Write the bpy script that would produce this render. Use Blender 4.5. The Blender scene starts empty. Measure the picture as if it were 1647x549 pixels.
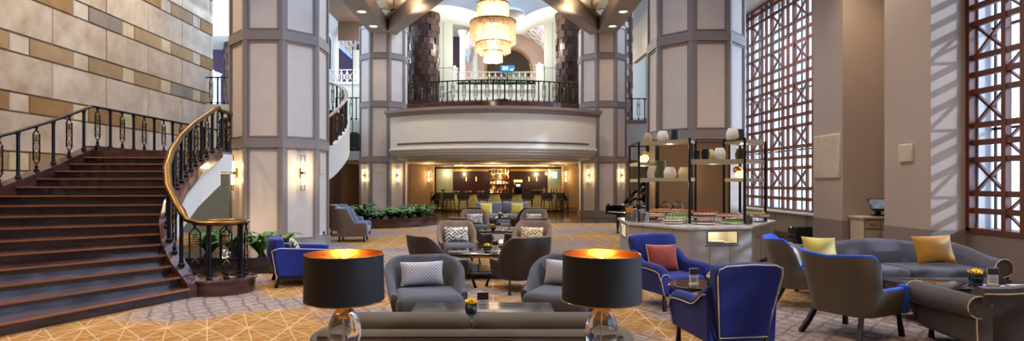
import bpy, bmesh, math, random
from math import sin, cos, pi, radians, sqrt, atan2
from mathutils import Vector, Matrix, Euler
random.seed(7)
SC = bpy.context.scene
COL = SC.collection

# ------------------------------------------------------------------ materials
def lin(c):
    return tuple((x/12.92 if x <= .04045 else ((x+.055)/1.055)**2.4) for x in c)
def rgb(r, g, b):
    return lin((r/255., g/255., b/255.)) + (1.,)

class NT:
    def __init__(s, name):
        s.m = bpy.data.materials.new(name); s.m.use_nodes = True
        s.t = s.m.node_tree; s.t.nodes.clear()
        s.out = s.t.nodes.new('ShaderNodeOutputMaterial')
    def n(s, kind, **kw):
        nd = s.t.nodes.new(kind)
        for k, v in kw.items():
            if k.startswith('i_'):
                key = k[2:]
                key = int(key) if key.isdigit() else key.replace('_', ' ')
                if hasattr(v, 'is_linked') or v.__class__.__name__.startswith('NodeSocket'):
                    s.t.links.new(v, nd.inputs[key])
                else:
                    nd.inputs[key].default_value = v
            else:
                setattr(nd, k, v)
        return nd
    def math(s, op, a, b=None, c=None, clamp=False):
        nd = s.t.nodes.new('ShaderNodeMath'); nd.operation = op; nd.use_clamp = clamp
        for i, v in enumerate((a, b, c)):
            if v is None: continue
            if isinstance(v, (int, float)): nd.inputs[i].default_value = v
            else: s.t.links.new(v, nd.inputs[i])
        return nd.outputs[0]
    def mix(s, f, a, b):
        nd = s.t.nodes.new('ShaderNodeMix'); nd.data_type = 'RGBA'
        for sock, v in ((nd.inputs[0], f), (nd.inputs[6], a), (nd.inputs[7], b)):
            if isinstance(v, (int, float, tuple)): sock.default_value = v
            else: s.t.links.new(v, sock)
        return nd.outputs[2]
    def link(s, a, b): s.t.links.new(a, b)

def mat(name, c, rough=.5, metal=0., var=.08, scale=8., bump=0., bscale=None, c2=None, spec=.5, sheen=0., coat=0., stretch=None, detail=3.):
    k = NT(name)
    tc = k.n('ShaderNodeTexCoord')
    co = tc.outputs['Object']
    if stretch:
        mp = k.n('ShaderNodeMapping'); k.link(co, mp.inputs[0]); mp.inputs['Scale'].default_value = stretch; co = mp.outputs[0]
    nz = k.n('ShaderNodeTexNoise'); k.link(co, nz.inputs['Vector'])
    nz.inputs['Scale'].default_value = scale; nz.inputs['Detail'].default_value = detail
    if c2 is None:
        lo = tuple(max(0, x*(1-var)) for x in c[:3])+(1,); hi = tuple(min(1, x*(1+var)) for x in c[:3])+(1,)
    else: lo, hi = c, c2
    rp = k.n('ShaderNodeMapRange'); k.link(nz.outputs[0], rp.inputs[0])
    rp.inputs[1].default_value = .3; rp.inputs[2].default_value = .7
    colr = k.mix(rp.outputs[0], lo, hi)
    b = k.n('ShaderNodeBsdfPrincipled')
    k.link(colr, b.inputs['Base Color'])
    b.inputs['Roughness'].default_value = rough; b.inputs['Metallic'].default_value = metal
    b.inputs['Specular IOR Level'].default_value = spec
    if sheen: b.inputs['Sheen Weight'].default_value = sheen; b.inputs['Sheen Roughness'].default_value = .4
    if coat: b.inputs['Coat Weight'].default_value = coat; b.inputs['Coat Roughness'].default_value = .05
    if bump:
        n2 = k.n('ShaderNodeTexNoise'); k.link(tc.outputs['Object'], n2.inputs['Vector'])
        n2.inputs['Scale'].default_value = bscale or scale*6; n2.inputs['Detail'].default_value = 2.
        bp = k.n('ShaderNodeBump'); bp.inputs['Strength'].default_value = bump; bp.inputs['Distance'].default_value = .01
        k.link(n2.outputs[0], bp.inputs['Height']); k.link(bp.outputs[0], b.inputs['Normal'])
    k.link(b.outputs[0], k.out.inputs[0])
    return k.m

def emit(name, c, s):
    k = NT(name)
    tc = k.n('ShaderNodeTexCoord'); nz = k.n('ShaderNodeTexNoise'); nz.inputs['Scale'].default_value = 30.
    k.link(tc.outputs['Object'], nz.inputs['Vector'])
    e = k.n('ShaderNodeEmission'); e.inputs[1].default_value = s
    k.link(k.mix(nz.outputs[0], c, tuple(min(1, x*1.06) for x in c[:3])+(1,)), e.inputs[0])
    k.link(e.outputs[0], k.out.inputs[0]); return k.m

def glass(name, tint=(1, 1, 1, 1), rough=0., ior=1.5):
    k = NT(name); b = k.n('ShaderNodeBsdfPrincipled')
    b.inputs['Base Color'].default_value = tint; b.inputs['Roughness'].default_value = rough
    b.inputs['IOR'].default_value = ior; b.inputs['Transmission Weight'].default_value = 1.
    k.link(b.outputs[0], k.out.inputs[0]); return k.m

def thin_glass(name, tint=(1, 1, 1, 1), refl=.12, cover=0., cov_col=(1, 1, 1, 1)):
    k = NT(name)
    t = k.n('ShaderNodeBsdfTransparent'); t.inputs[0].default_value = tint
    g = k.n('ShaderNodeBsdfGlossy'); g.inputs['Roughness'].default_value = .02
    fr = k.n('ShaderNodeFresnel'); fr.inputs[0].default_value = 1.45
    f = k.math('MULTIPLY', fr.outputs[0], refl*8, clamp=True)
    mx = k.n('ShaderNodeMixShader'); k.link(f, mx.inputs[0]); k.link(t.outputs[0], mx.inputs[1]); k.link(g.outputs[0], mx.inputs[2])
    o = mx.outputs[0]
    if cover:
        d = k.n('ShaderNodeBsdfDiffuse'); d.inputs[0].default_value = cov_col
        m2 = k.n('ShaderNodeMixShader'); m2.inputs[0].default_value = cover
        k.link(o, m2.inputs[1]); k.link(d.outputs[0], m2.inputs[2]); o = m2.outputs[0]
    k.link(o, k.out.inputs[0]); return k.m

# ------------------------------------------------------------------ mesh building
class MB:
    def __init__(s): s.v = []; s.f = []; s.mi = []; s.M = None
    def add(s, vs, fs, m=0):
        o = len(s.v)
        if s.M is not None: vs = [s.M @ Vector(p) for p in vs]
        s.v.extend([tuple(p) for p in vs])
        for f in fs: s.f.append(tuple(i+o for i in f)); s.mi.append(m)
        return s
    def box(s, c, d, rz=0., m=0, R=None):
        x, y, z = d[0]/2, d[1]/2, d[2]/2
        vs = [Vector(p) for p in ((-x,-y,-z),(x,-y,-z),(x,y,-z),(-x,y,-z),(-x,-y,z),(x,-y,z),(x,y,z),(-x,y,z))]
        if R is None and rz: R = Matrix.Rotation(rz, 3, 'Z')
        if R is not None: vs = [R @ p for p in vs]
        c = Vector(c)
        return s.add([p+c for p in vs], [(0,3,2,1),(4,5,6,7),(0,1,5,4),(1,2,6,5),(2,3,7,6),(3,0,4,7)], m)
    def bx(s, x0, x1, y0, y1, z0, z1, m=0):
        return s.box(((x0+x1)/2,(y0+y1)/2,(z0+z1)/2),(abs(x1-x0),abs(y1-y0),abs(z1-z0)), m=m)
    def rbox(s, c, d, r=.03, seg=3, R=None, m=0):
        bm = bmesh.new(); bmesh.ops.create_cube(bm, size=1.)
        for v in bm.verts: v.co = Vector((v.co.x*d[0], v.co.y*d[1], v.co.z*d[2]))
        r = min(r, min(d)*.49)
        bmesh.ops.bevel(bm, geom=bm.edges[:], offset=r, segments=seg, profile=.5, affect='EDGES')
        bm.verts.index_update()
        c = Vector(c)
        vs = [((R @ v.co) if R is not None else v.co.copy())+c for v in bm.verts]
        fs = [tuple(v.index for v in f.verts) for f in bm.faces]
        bm.free(); return s.add(vs, fs, m)
    def prism(s, poly, z0, z1, m=0, cap=True):
        n = len(poly)
        vs = [(p[0], p[1], z0) for p in poly]+[(p[0], p[1], z1) for p in poly]
        fs = [(i, (i+1) % n, (i+1) % n+n, i+n) for i in range(n)]
        if cap: fs += [tuple(range(n-1, -1, -1)), tuple(range(n, 2*n))]
        return s.add(vs, fs, m)
    def xprism(s, poly, a0, a1, axis='x', m=0):
        # polygon in the other two coordinates, extruded along axis
        n = len(poly)
        def P(a, p): return (a, p[0], p[1]) if axis == 'x' else (p[0], a, p[1])
        vs = [P(a0, p) for p in poly]+[P(a1, p) for p in poly]
        fs = [(i, (i+1) % n, (i+1) % n+n, i+n) for i in range(n)]+[tuple(range(n-1, -1, -1)), tuple(range(n, 2*n))]
        return s.add(vs, fs, m)
    def cyl(s, p0, p1, r0, r1=None, n=12, m=0, rot=0.):
        r1 = r0 if r1 is None else r1
        p0, p1 = Vector(p0), Vector(p1); d = (p1-p0).normalized()
        a = d.orthogonal().normalized()
        if abs(d.z) > .95: a = (Vector((1,0,0))-d*d.x).normalized()
        b = d.cross(a)
        vs = []
        for p, r in ((p0, r0), (p1, r1)):
            for i in range(n):
                t = 2*pi*i/n+rot; vs.append(p+(a*cos(t)+b*sin(t))*r)
        fs = [(i, (i+1) % n, (i+1) % n+n, i+n) for i in range(n)]+[tuple(range(n-1, -1, -1)), tuple(range(n, 2*n))]
        return s.add(vs, fs, m)
    def bar(s, p0, p1, w, h=None, m=0, up=(0, 0, 1)):
        h = w if h is None else h
        p0, p1 = Vector(p0), Vector(p1); d = (p1-p0)
        L = d.length
        if L < 1e-6: return s
        d.normalize(); u = Vector(up)
        if abs(d.dot(u)) > .98: u = Vector((0, 1, 0)) if abs(d.y) < .9 else Vector((1, 0, 0))
        a = d.cross(u).normalized(); b = a.cross(d).normalized()
        vs = []
        for p in (p0, p1):
            for i, j in ((-1,-1),(1,-1),(1,1),(-1,1)): vs.append(p+a*(i*w/2)+b*(j*h/2))
        return s.add(vs, [(0,1,2,3),(7,6,5,4),(0,4,5,1),(1,5,6,2),(2,6,7,3),(3,7,4,0)], m)
    def lathe(s, prof, c=(0,0,0), n=24, m=0, sx=1., sy=1.):
        vs = []; fs = []
        k = len(prof)
        for r, z in prof:
            for i in range(n):
                t = 2*pi*i/n; vs.append((c[0]+r*cos(t)*sx, c[1]+r*sin(t)*sy, c[2]+z))
        for j in range(k-1):
            for i in range(n):
                fs.append((j*n+i, j*n+(i+1) % n, (j+1)*n+(i+1) % n, (j+1)*n+i))
        if prof[0][0] > 1e-4: fs.append(tuple(range(n-1, -1, -1)))
        if prof[-1][0] > 1e-4: fs.append(tuple((k-1)*n+i for i in range(n)))
        return s.add(vs, fs, m)
    def tube(s, pts, r, n=8, m=0, closed=False, ry=None, caps=True):
        pts = [Vector(p) for p in pts]; k = len(pts); vs = []; fs = []
        prev = None
        for i, p in enumerate(pts):
            if closed: d = pts[(i+1) % k]-pts[i-1]
            else: d = pts[min(i+1, k-1)]-pts[max(i-1, 0)]
            d.normalize()
            up = Vector((0, 0, 1))
            if abs(d.z) > .92: up = prev if prev is not None else Vector((0, 1, 0))
            a = d.cross(up)
            if a.length < 1e-5: a = d.orthogonal()
            a.normalize(); b = a.cross(d).normalized(); prev = b
            for j in range(n):
                t = 2*pi*j/n+pi/n; vs.append(p+a*(cos(t)*r)+b*(sin(t)*(ry or r)))
        for i in range(k if closed else k-1):
            for j in range(n):
                q = (i+1) % k
                fs.append((i*n+j, i*n+(j+1) % n, q*n+(j+1) % n, q*n+j))
        if not closed and caps: fs += [tuple(range(n-1, -1, -1)), tuple((k-1)*n+j for j in range(n))]
        return s.add(vs, fs, m)
    def sweep(s, secs, m=0, closed_sec=True, caps=True):
        # secs: list of lists of points (same length)
        n = len(secs[0]); vs = [p for sec in secs for p in sec]; fs = []
        for i in range(len(secs)-1):
            for j in range(n if closed_sec else n-1):
                q = (j+1) % n
                fs.append((i*n+j, i*n+q, (i+1)*n+q, (i+1)*n+j))
        if closed_sec and caps:
            fs += [tuple(range(n-1, -1, -1)), tuple((len(secs)-1)*n+j for j in range(n))]
        return s.add(vs, fs, m)
    def sphere(s, c, r, n=16, k=10, m=0, sz=1., sx=1., sy=1.):
        prof = [(max(r*sin(pi*i/k), 1e-5), -r*cos(pi*i/k)*sz) for i in range(k+1)]
        return s.lathe(prof, c, n, m, sx, sy)
    def build(s, name, mats, parent=None, smooth=35, loc=None, rz=0., bevel=0., bseg=2, sub=0, kind=None):
        me = bpy.data.meshes.new(name)
        me.from_pydata(s.v, [], s.f)
        if not isinstance(mats, (list, tuple)): mats = [mats]
        for x in mats: me.materials.append(x)
        if len(mats) > 1: me.polygons.foreach_set('material_index', s.mi)
        bm = bmesh.new(); bm.from_mesh(me)
        bmesh.ops.remove_doubles(bm, verts=bm.verts[:], dist=1e-5)
        bmesh.ops.recalc_face_normals(bm, faces=bm.faces[:]); bm.to_mesh(me); bm.free()
        if smooth:
            me.polygons.foreach_set('use_smooth', [True]*len(me.polygons))
            me.set_sharp_from_angle(angle=radians(smooth))
        me.update()
        o = bpy.data.objects.new(name, me); COL.objects.link(o)
        if parent is not None: o.parent = parent
        if loc is not None: o.location = loc
        if rz: o.rotation_euler = (0, 0, rz)
        if bevel:
            b = o.modifiers.new('bevel', 'BEVEL'); b.width = bevel; b.segments = bseg; b.limit_method = 'ANGLE'; b.angle_limit = radians(40)
        if sub:
            b = o.modifiers.new('sub', 'SUBSURF'); b.levels = sub; b.render_levels = sub
        if kind: o['kind'] = kind
        return o

def empty(name, loc=(0,0,0), rz=0., parent=None):
    o = bpy.data.objects.new(name, None); COL.objects.link(o)
    o.location = loc; o.rotation_euler = (0, 0, rz); o.empty_display_size = .1
    if parent is not None: o.parent = parent
    return o
def tag(o, label, cat, group=None, kind=None):
    o['label'] = label; o['category'] = cat
    if group: o['group'] = group
    if kind: o['kind'] = kind
    return o
def thing(name, label, cat, loc=(0,0,0), rz=0., group=None, kind=None):
    return tag(empty(name, loc, rz), label, cat, group, kind)
def kids(o): return [c for c in bpy.data.objects if c.parent == o]
_KC = {}
def dup(root, loc=None, rz=None, label=None, group=None, _p=None):
    c = root.copy(); COL.objects.link(c)
    if _p is not None: c.parent = _p
    if loc is not None: c.location = loc
    if rz is not None: c.rotation_euler = (0, 0, rz)
    if label: c['label'] = label
    if group: c['group'] = group
    for k in list(root.children): dup(k, _p=c)
    return c
def inst(src, name, parent, loc, rz=0., scale=None):
    o = bpy.data.objects.new(name, src.data); COL.objects.link(o); o.parent = parent
    o.location = loc; o.rotation_euler = (0, 0, rz)
    if scale: o.scale = scale
    for m in src.modifiers:
        if m.type == 'BEVEL':
            b = o.modifiers.new('bevel', 'BEVEL'); b.width = m.width; b.segments = m.segments; b.limit_method = 'ANGLE'; b.angle_limit = m.angle_limit
    return o
def light(kind, name, loc, energy, col=(1,1,1), size=.1, rot=None, spot=None, blend=.6, parent=None):
    d = bpy.data.lights.new(name, kind); d.energy = energy; d.color = col
    if kind == 'SUN': d.angle = size
    elif kind in ('POINT', 'SPOT'): d.shadow_soft_size = size
    elif kind == 'AREA': d.size = size
    if spot: d.spot_size = spot; d.spot_blend = blend
    o = bpy.data.objects.new(name, d); COL.objects.link(o); o.location = loc
    if rot: o.rotation_euler = rot
    if parent is not None: o.parent = parent
    return o
def lerp(a, b, t): return a+(b-a)*t
def sstep(a, b, x):
    t = min(1., max(0., (x-a)/(b-a))); return t*t*(3-2*t)
def interp(tab, x):
    # tab: list of (x, y...) -> tuple
    if x <= tab[0][0]: return tab[0][1:]
    for i in range(len(tab)-1):
        if x <= tab[i+1][0]:
            t = (x-tab[i][0])/(tab[i+1][0]-tab[i][0])
            return tuple(lerp(p, q, t) for p, q in zip(tab[i][1:], tab[i+1][1:]))
    return tab[-1][1:]
def catmull(pts, per=6):
    P = [Vector(p) for p in pts]; out = []
    for i in range(len(P)-1):
        a = P[i-1] if i else P[0]*2-P[1]; b = P[i]; c = P[i+1]; d = P[i+2] if i+2 < len(P) else P[-1]*2-P[-2]
        for k in range(per):
            t = k/per
            out.append(.5*((2*b)+(c-a)*t+(2*a-5*b+4*c-d)*t*t+(3*b-a-3*c+d)*t**3))
    out.append(P[-1]); return out
def resample(pts, step):
    pts = [Vector(p) for p in pts]; L = [0.]
    for i in range(1, len(pts)): L.append(L[-1]+(Vector((pts[i].x, pts[i].y, 0))-Vector((pts[i-1].x, pts[i-1].y, 0))).length)
    tot = L[-1]; n = max(1, round(tot/step)); out = []
    for k in range(n+1):
        s = tot*k/n; i = 0
        while i < len(L)-2 and L[i+1] < s: i += 1
        t = (s-L[i])/max(1e-9, L[i+1]-L[i]); p = pts[i].lerp(pts[i+1], min(1, t))
        d = pts[i+1]-pts[i]; out.append((p, atan2(d.y, d.x)))
    return out

# ------------------------------------------------------------------ camera
F, HOR, VPX, EYE = 920., 293., 793., 1.75
cam_d = bpy.data.cameras.new('camera'); cam = bpy.data.objects.new('camera', cam_d); COL.objects.link(cam)
cam.location = (0, 0, EYE); cam.rotation_euler = (pi/2, 0, 0)
cam_d.sensor_width = 36.; cam_d.sensor_fit = 'HORIZONTAL'; cam_d.lens = F*36/1647.
cam_d.shift_x = (823.5-VPX)/1647.; cam_d.shift_y = (HOR-274.5)/1647.
cam_d.clip_start = .05; cam_d.clip_end = 400
SC.camera = cam
def px(x, y, d): return Vector(((x-VPX)*d/F, d, EYE-(y-HOR)*d/F))
WORLD, SUN, EXPO = 2.2, 2.6, 0.5
# ------------------------------------------------------------------ palette
M_panel = mat('panel_cream', rgb(216, 204, 194), .6, var=.03, scale=3)
M_trim = mat('trim_greige', rgb(140, 130, 128), .5, var=.03)
M_plaster = mat('plaster_white', rgb(226, 222, 214), .7, var=.02, scale=2)
M_taupe = mat('wall_taupe', rgb(180, 162, 148), .6, var=.03, scale=1.5, bump=.05, bscale=220)
M_wains = mat('wall_wainscot', rgb(132, 120, 112), .6, var=.03, scale=1.5)
M_beam = mat('beam_taupe', rgb(150, 134, 122), .6, var=.03)
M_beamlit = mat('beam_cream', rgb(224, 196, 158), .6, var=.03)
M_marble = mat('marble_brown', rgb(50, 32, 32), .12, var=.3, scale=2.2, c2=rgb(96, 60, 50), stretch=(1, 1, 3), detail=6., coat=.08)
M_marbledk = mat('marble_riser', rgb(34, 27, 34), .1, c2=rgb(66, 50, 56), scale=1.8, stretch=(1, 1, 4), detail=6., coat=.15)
M_nosing = mat('marble_nosing', rgb(150, 96, 66), .25, var=.12, scale=6)
M_iron = mat('wrought_iron', rgb(24, 26, 32), .38, metal=.6, var=.1)
M_brassrail = mat('brass_rail', rgb(118, 84, 38), .34, metal=1., var=.1)
M_brassorn = mat('brass_ornament', rgb(150, 128, 84), .35, metal=.9, var=.1)
M_brass = mat('brass', rgb(190, 146, 76), .25, metal=1., var=.06)
M_copper = mat('copper_lining', rgb(226, 150, 70), .3, metal=1., var=.12, scale=20)
M_shade = mat('lamp_shade_black', rgb(24, 22, 24), .62, var=.06, scale=60, bump=.1)
M_black = mat('black_lacquer', rgb(12, 12, 14), .12, var=.05, coat=.6)
M_tabletop = mat('table_top_black', rgb(26, 22, 24), .07, var=.1, coat=.8)
M_leg = mat('leg_black_wood', rgb(20, 15, 14), .5, var=.1, spec=.3)
M_blue = mat('blue_velvet', rgb(14, 30, 112), .85, var=.16, scale=7, sheen=.12, bump=.06)
M_bluein = mat('bright_blue_velvet', rgb(12, 74, 190), .8, var=.16, scale=7, sheen=.2)
M_taupeleather = mat('taupe_satin', rgb(94, 84, 68), .42, var=.06, scale=5, bump=.05)
M_graych = mat('grey_upholstery', rgb(72, 69, 76), .85, var=.1, scale=9, sheen=.2, bump=.1)
M_brownch = mat('brown_weave', rgb(120, 96, 78), .85, var=.1, scale=12, bump=.15)
M_darkleather = mat('dark_brown_leather', rgb(46, 35, 33), .5, var=.15, scale=6, bump=.08)
M_sofa = mat('olive_sofa_fabric', rgb(80, 66, 46), .7, var=.08, scale=6, sheen=.08)
M_sofag = mat('grey_velvet', rgb(76, 74, 86), .8, var=.12, scale=6, sheen=.25)
M_sofat = mat('taupe_velvet', rgb(72, 63, 58), .8, var=.12, scale=6, sheen=.2)
M_farsofa = mat('slate_fabric', rgb(112, 114, 130), .8, var=.08)
M_wing = mat('pale_blue_velvet', rgb(120, 132, 150), .7, var=.12, scale=6, sheen=.4)
M_wingout = mat('taupe_wing_back', rgb(112, 92, 78), .7, var=.08)
M_piping = mat('cream_piping', rgb(206, 188, 150), .6, var=.05)
M_orange = mat('rust_cushion', rgb(150, 46, 24), .7, var=.14, scale=9, sheen=.2)
M_yellow = mat('yellow_petal', rgb(244, 204, 30), .6, var=.12, scale=30)
M_gold = mat('gold_cushion', rgb(206, 150, 40), .6, var=.12, scale=6)
M_leaf = mat('leaf_green', rgb(46, 84, 36), .5, c2=rgb(104, 144, 60), scale=3.)
M_leafdk = mat('leaf_dark', rgb(30, 62, 34), .5, c2=rgb(70, 112, 56), scale=3.)
M_soil = mat('soil', rgb(50, 38, 30), .9)
M_winbrown = mat('lattice_wood', rgb(102, 54, 40), .42, var=.15, scale=6, stretch=(1, 1, .3))
M_dkmull = mat('mullion_dark', rgb(30, 32, 40), .5)
M_reveal = mat('outer_reveal', rgb(214, 214, 214), .8, var=.02)
M_count = mat('counter_stone', rgb(188, 180, 172), .2, c2=rgb(214, 208, 202), scale=5, detail=7)
M_cab = mat('buffet_panel', rgb(160, 157, 156), .5, var=.03)
M_seam = mat('seam_dark', rgb(86, 80, 76), .6)
M_shelf = mat('shelf_greige', rgb(176, 162, 134), .4, var=.04)
M_niche = mat('niche_cream', rgb(242, 234, 212), .6, var=.03)
M_mirror = mat('bronze_cladding', rgb(142, 112, 84), .3, metal=.45, var=.04)
M_steel = mat('steel', rgb(190, 190, 190), .2, metal=1., var=.05)
M_white = mat('white_china', rgb(240, 238, 232), .25, var=.02)
M_ribwhite = mat('ribbed_white', rgb(236, 230, 218), .5, var=.03)
M_cream = mat('ribbed_cream', rgb(226, 204, 140), .5, var=.04)
M_navy = mat('navy_ceramic', rgb(38, 48, 66), .35, var=.08)
M_blackcer = mat('black_ceramic', rgb(20, 20, 22), .3)
M_greencer = mat('green_ceramic', rgb(86, 92, 62), .4)
M_tancer = mat('tan_ceramic', rgb(170, 140, 110), .5)
M_choc = mat('chocolate', rgb(58, 26, 16), .2)
M_paper = mat('card_paper', rgb(226, 214, 206), .6, var=.02)
M_cardtop = mat('card_photo', rgb(70, 24, 24), .5, c2=rgb(30, 12, 14), scale=60)
M_cardink = mat('card_ink', rgb(120, 100, 100), .6)
M_glassbowl = thin_glass('bowl_glass', (.75, .8, .82, 1), .2)
M_glass = thin_glass('pane_glass', (.97, .985, 1, 1), .1)
M_crystal = glass('crystal', (.98, .97, .95, 1), .0, 1.45)
M_wallbrown = mat('brown_wood_wall', rgb(96, 70, 54), .5, var=.1, stretch=(1, 1, .2))
M_tanwall = mat('tan_panel_wall', rgb(204, 168, 124), .55, var=.04)
M_maroon = mat('maroon_panel', rgb(64, 26, 24), .2, var=.2, coat=.3)
M_palegreen = mat('pale_green_glass_panel', rgb(176, 180, 150), .3, var=.06)
M_blockwood = [mat('block_wood_%s' % n, rgb(*c), .3, var=.12, scale=5) for n, c in (('dark', (46, 29, 24)), ('mid', (66, 42, 33)), ('umber', (88, 58, 44)))]
M_pillar = mat('pillar_celadon', rgb(206, 214, 200), .6, var=.02)
M_pinkwall = mat('pink_limestone', rgb(204, 178, 162), .7, var=.05, scale=2)
M_purple = mat('purple_wall', rgb(76, 58, 88), .7, var=.05)
M_whitepaint = mat('white_paint', rgb(232, 234, 230), .5, var=.02)
M_darkceil = mat('dark_ceiling', rgb(92, 74, 58), .7)
M_ceil = mat('ceiling_white', rgb(214, 208, 198), .8, var=.02)
M_barceil = mat('bar_ceiling', rgb(190, 158, 116), .7, var=.03)
M_neon = emit('neon_blue', rgb(90, 120, 255), 3.)
M_violet = emit('neon_violet', rgb(190, 130, 250), 1.6)
M_bulb = emit('bulb_warm', rgb(255, 206, 130), 22.)
M_sconceglow = emit('sconce_tube', rgb(255, 222, 160), 5.)
M_downl = emit('downlight_lens', rgb(255, 232, 190), 5.)
M_cove = emit('cove_strip', rgb(255, 214, 140), 2.2)
M_screen = emit('screen_blue', rgb(40, 150, 220), .9)
M_screenw = emit('screen_pale', rgb(190, 225, 245), 1.)
M_candle = emit('glow_amber', rgb(255, 190, 90), 2.2)
M_lampglobe = emit('globe_glow', rgb(255, 228, 160), 1.4)
M_grille = mat('grille_cloth', rgb(22, 22, 26), .8, bump=.3, bscale=200)
M_panelspk = mat('speaker_panel', rgb(214, 200, 180), .6)
M_cabinet = mat('painted_cabinet', rgb(196, 180, 152), .5, var=.04)
M_blueb = mat('shadow_blue_fabric', rgb(60, 66, 84), .8)
M_barfront = None

def food(name, c, c2=None): return mat('food_'+name, rgb(*c), .5, c2=rgb(*(c2 or c)), scale=40)
M_food = dict(red=food('red', (190, 36, 28), (220, 80, 50)), orange=food('orange', (216, 130, 40), (236, 170, 70)), green=food('green', (110, 140, 60), (160, 180, 90)),
              brown=food('brown', (80, 46, 28), (130, 84, 48)), cream=food('cream', (232, 214, 170)), pink=food('pink', (214, 120, 110), (236, 190, 180)))

# chandelier crystal: hanging strands, lit from within by its bulbs
def chand_mat():
    k = NT('chandelier_crystal'); tc = k.n('ShaderNodeTexCoord')
    v = k.n('ShaderNodeTexVoronoi'); mp = k.n('ShaderNodeMapping'); k.link(tc.outputs['Object'], mp.inputs[0]); mp.inputs['Scale'].default_value = (16, 16, 9)
    k.link(mp.outputs[0], v.inputs['Vector']); v.inputs['Scale'].default_value = 1.4
    b = k.n('ShaderNodeBsdfPrincipled'); b.inputs['Base Color'].default_value = rgb(255, 236, 206); b.inputs['Roughness'].default_value = .15
    b.inputs['Specular IOR Level'].default_value = .9
    tl = k.n('ShaderNodeBsdfTranslucent'); tl.inputs[0].default_value = rgb(255, 230, 190)
    t = k.n('ShaderNodeBsdfTransparent')
    m0 = k.n('ShaderNodeMixShader'); m0.inputs[0].default_value = .5; k.link(b.outputs[0], m0.inputs[1]); k.link(tl.outputs[0], m0.inputs[2])
    f = k.n('ShaderNodeMapRange'); k.link(v.outputs['Distance'], f.inputs[0]); f.inputs[1].default_value = .1; f.inputs[2].default_value = .7
    f.inputs[3].default_value = .0; f.inputs[4].default_value = .75
    m1 = k.n('ShaderNodeMixShader'); k.link(f.outputs[0], m1.inputs[0]); k.link(m0.outputs[0], m1.inputs[1]); k.link(t.outputs[0], m1.inputs[2])
    k.link(m1.outputs[0], k.out.inputs[0]); return k.m
M_chand = chand_mat()

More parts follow.
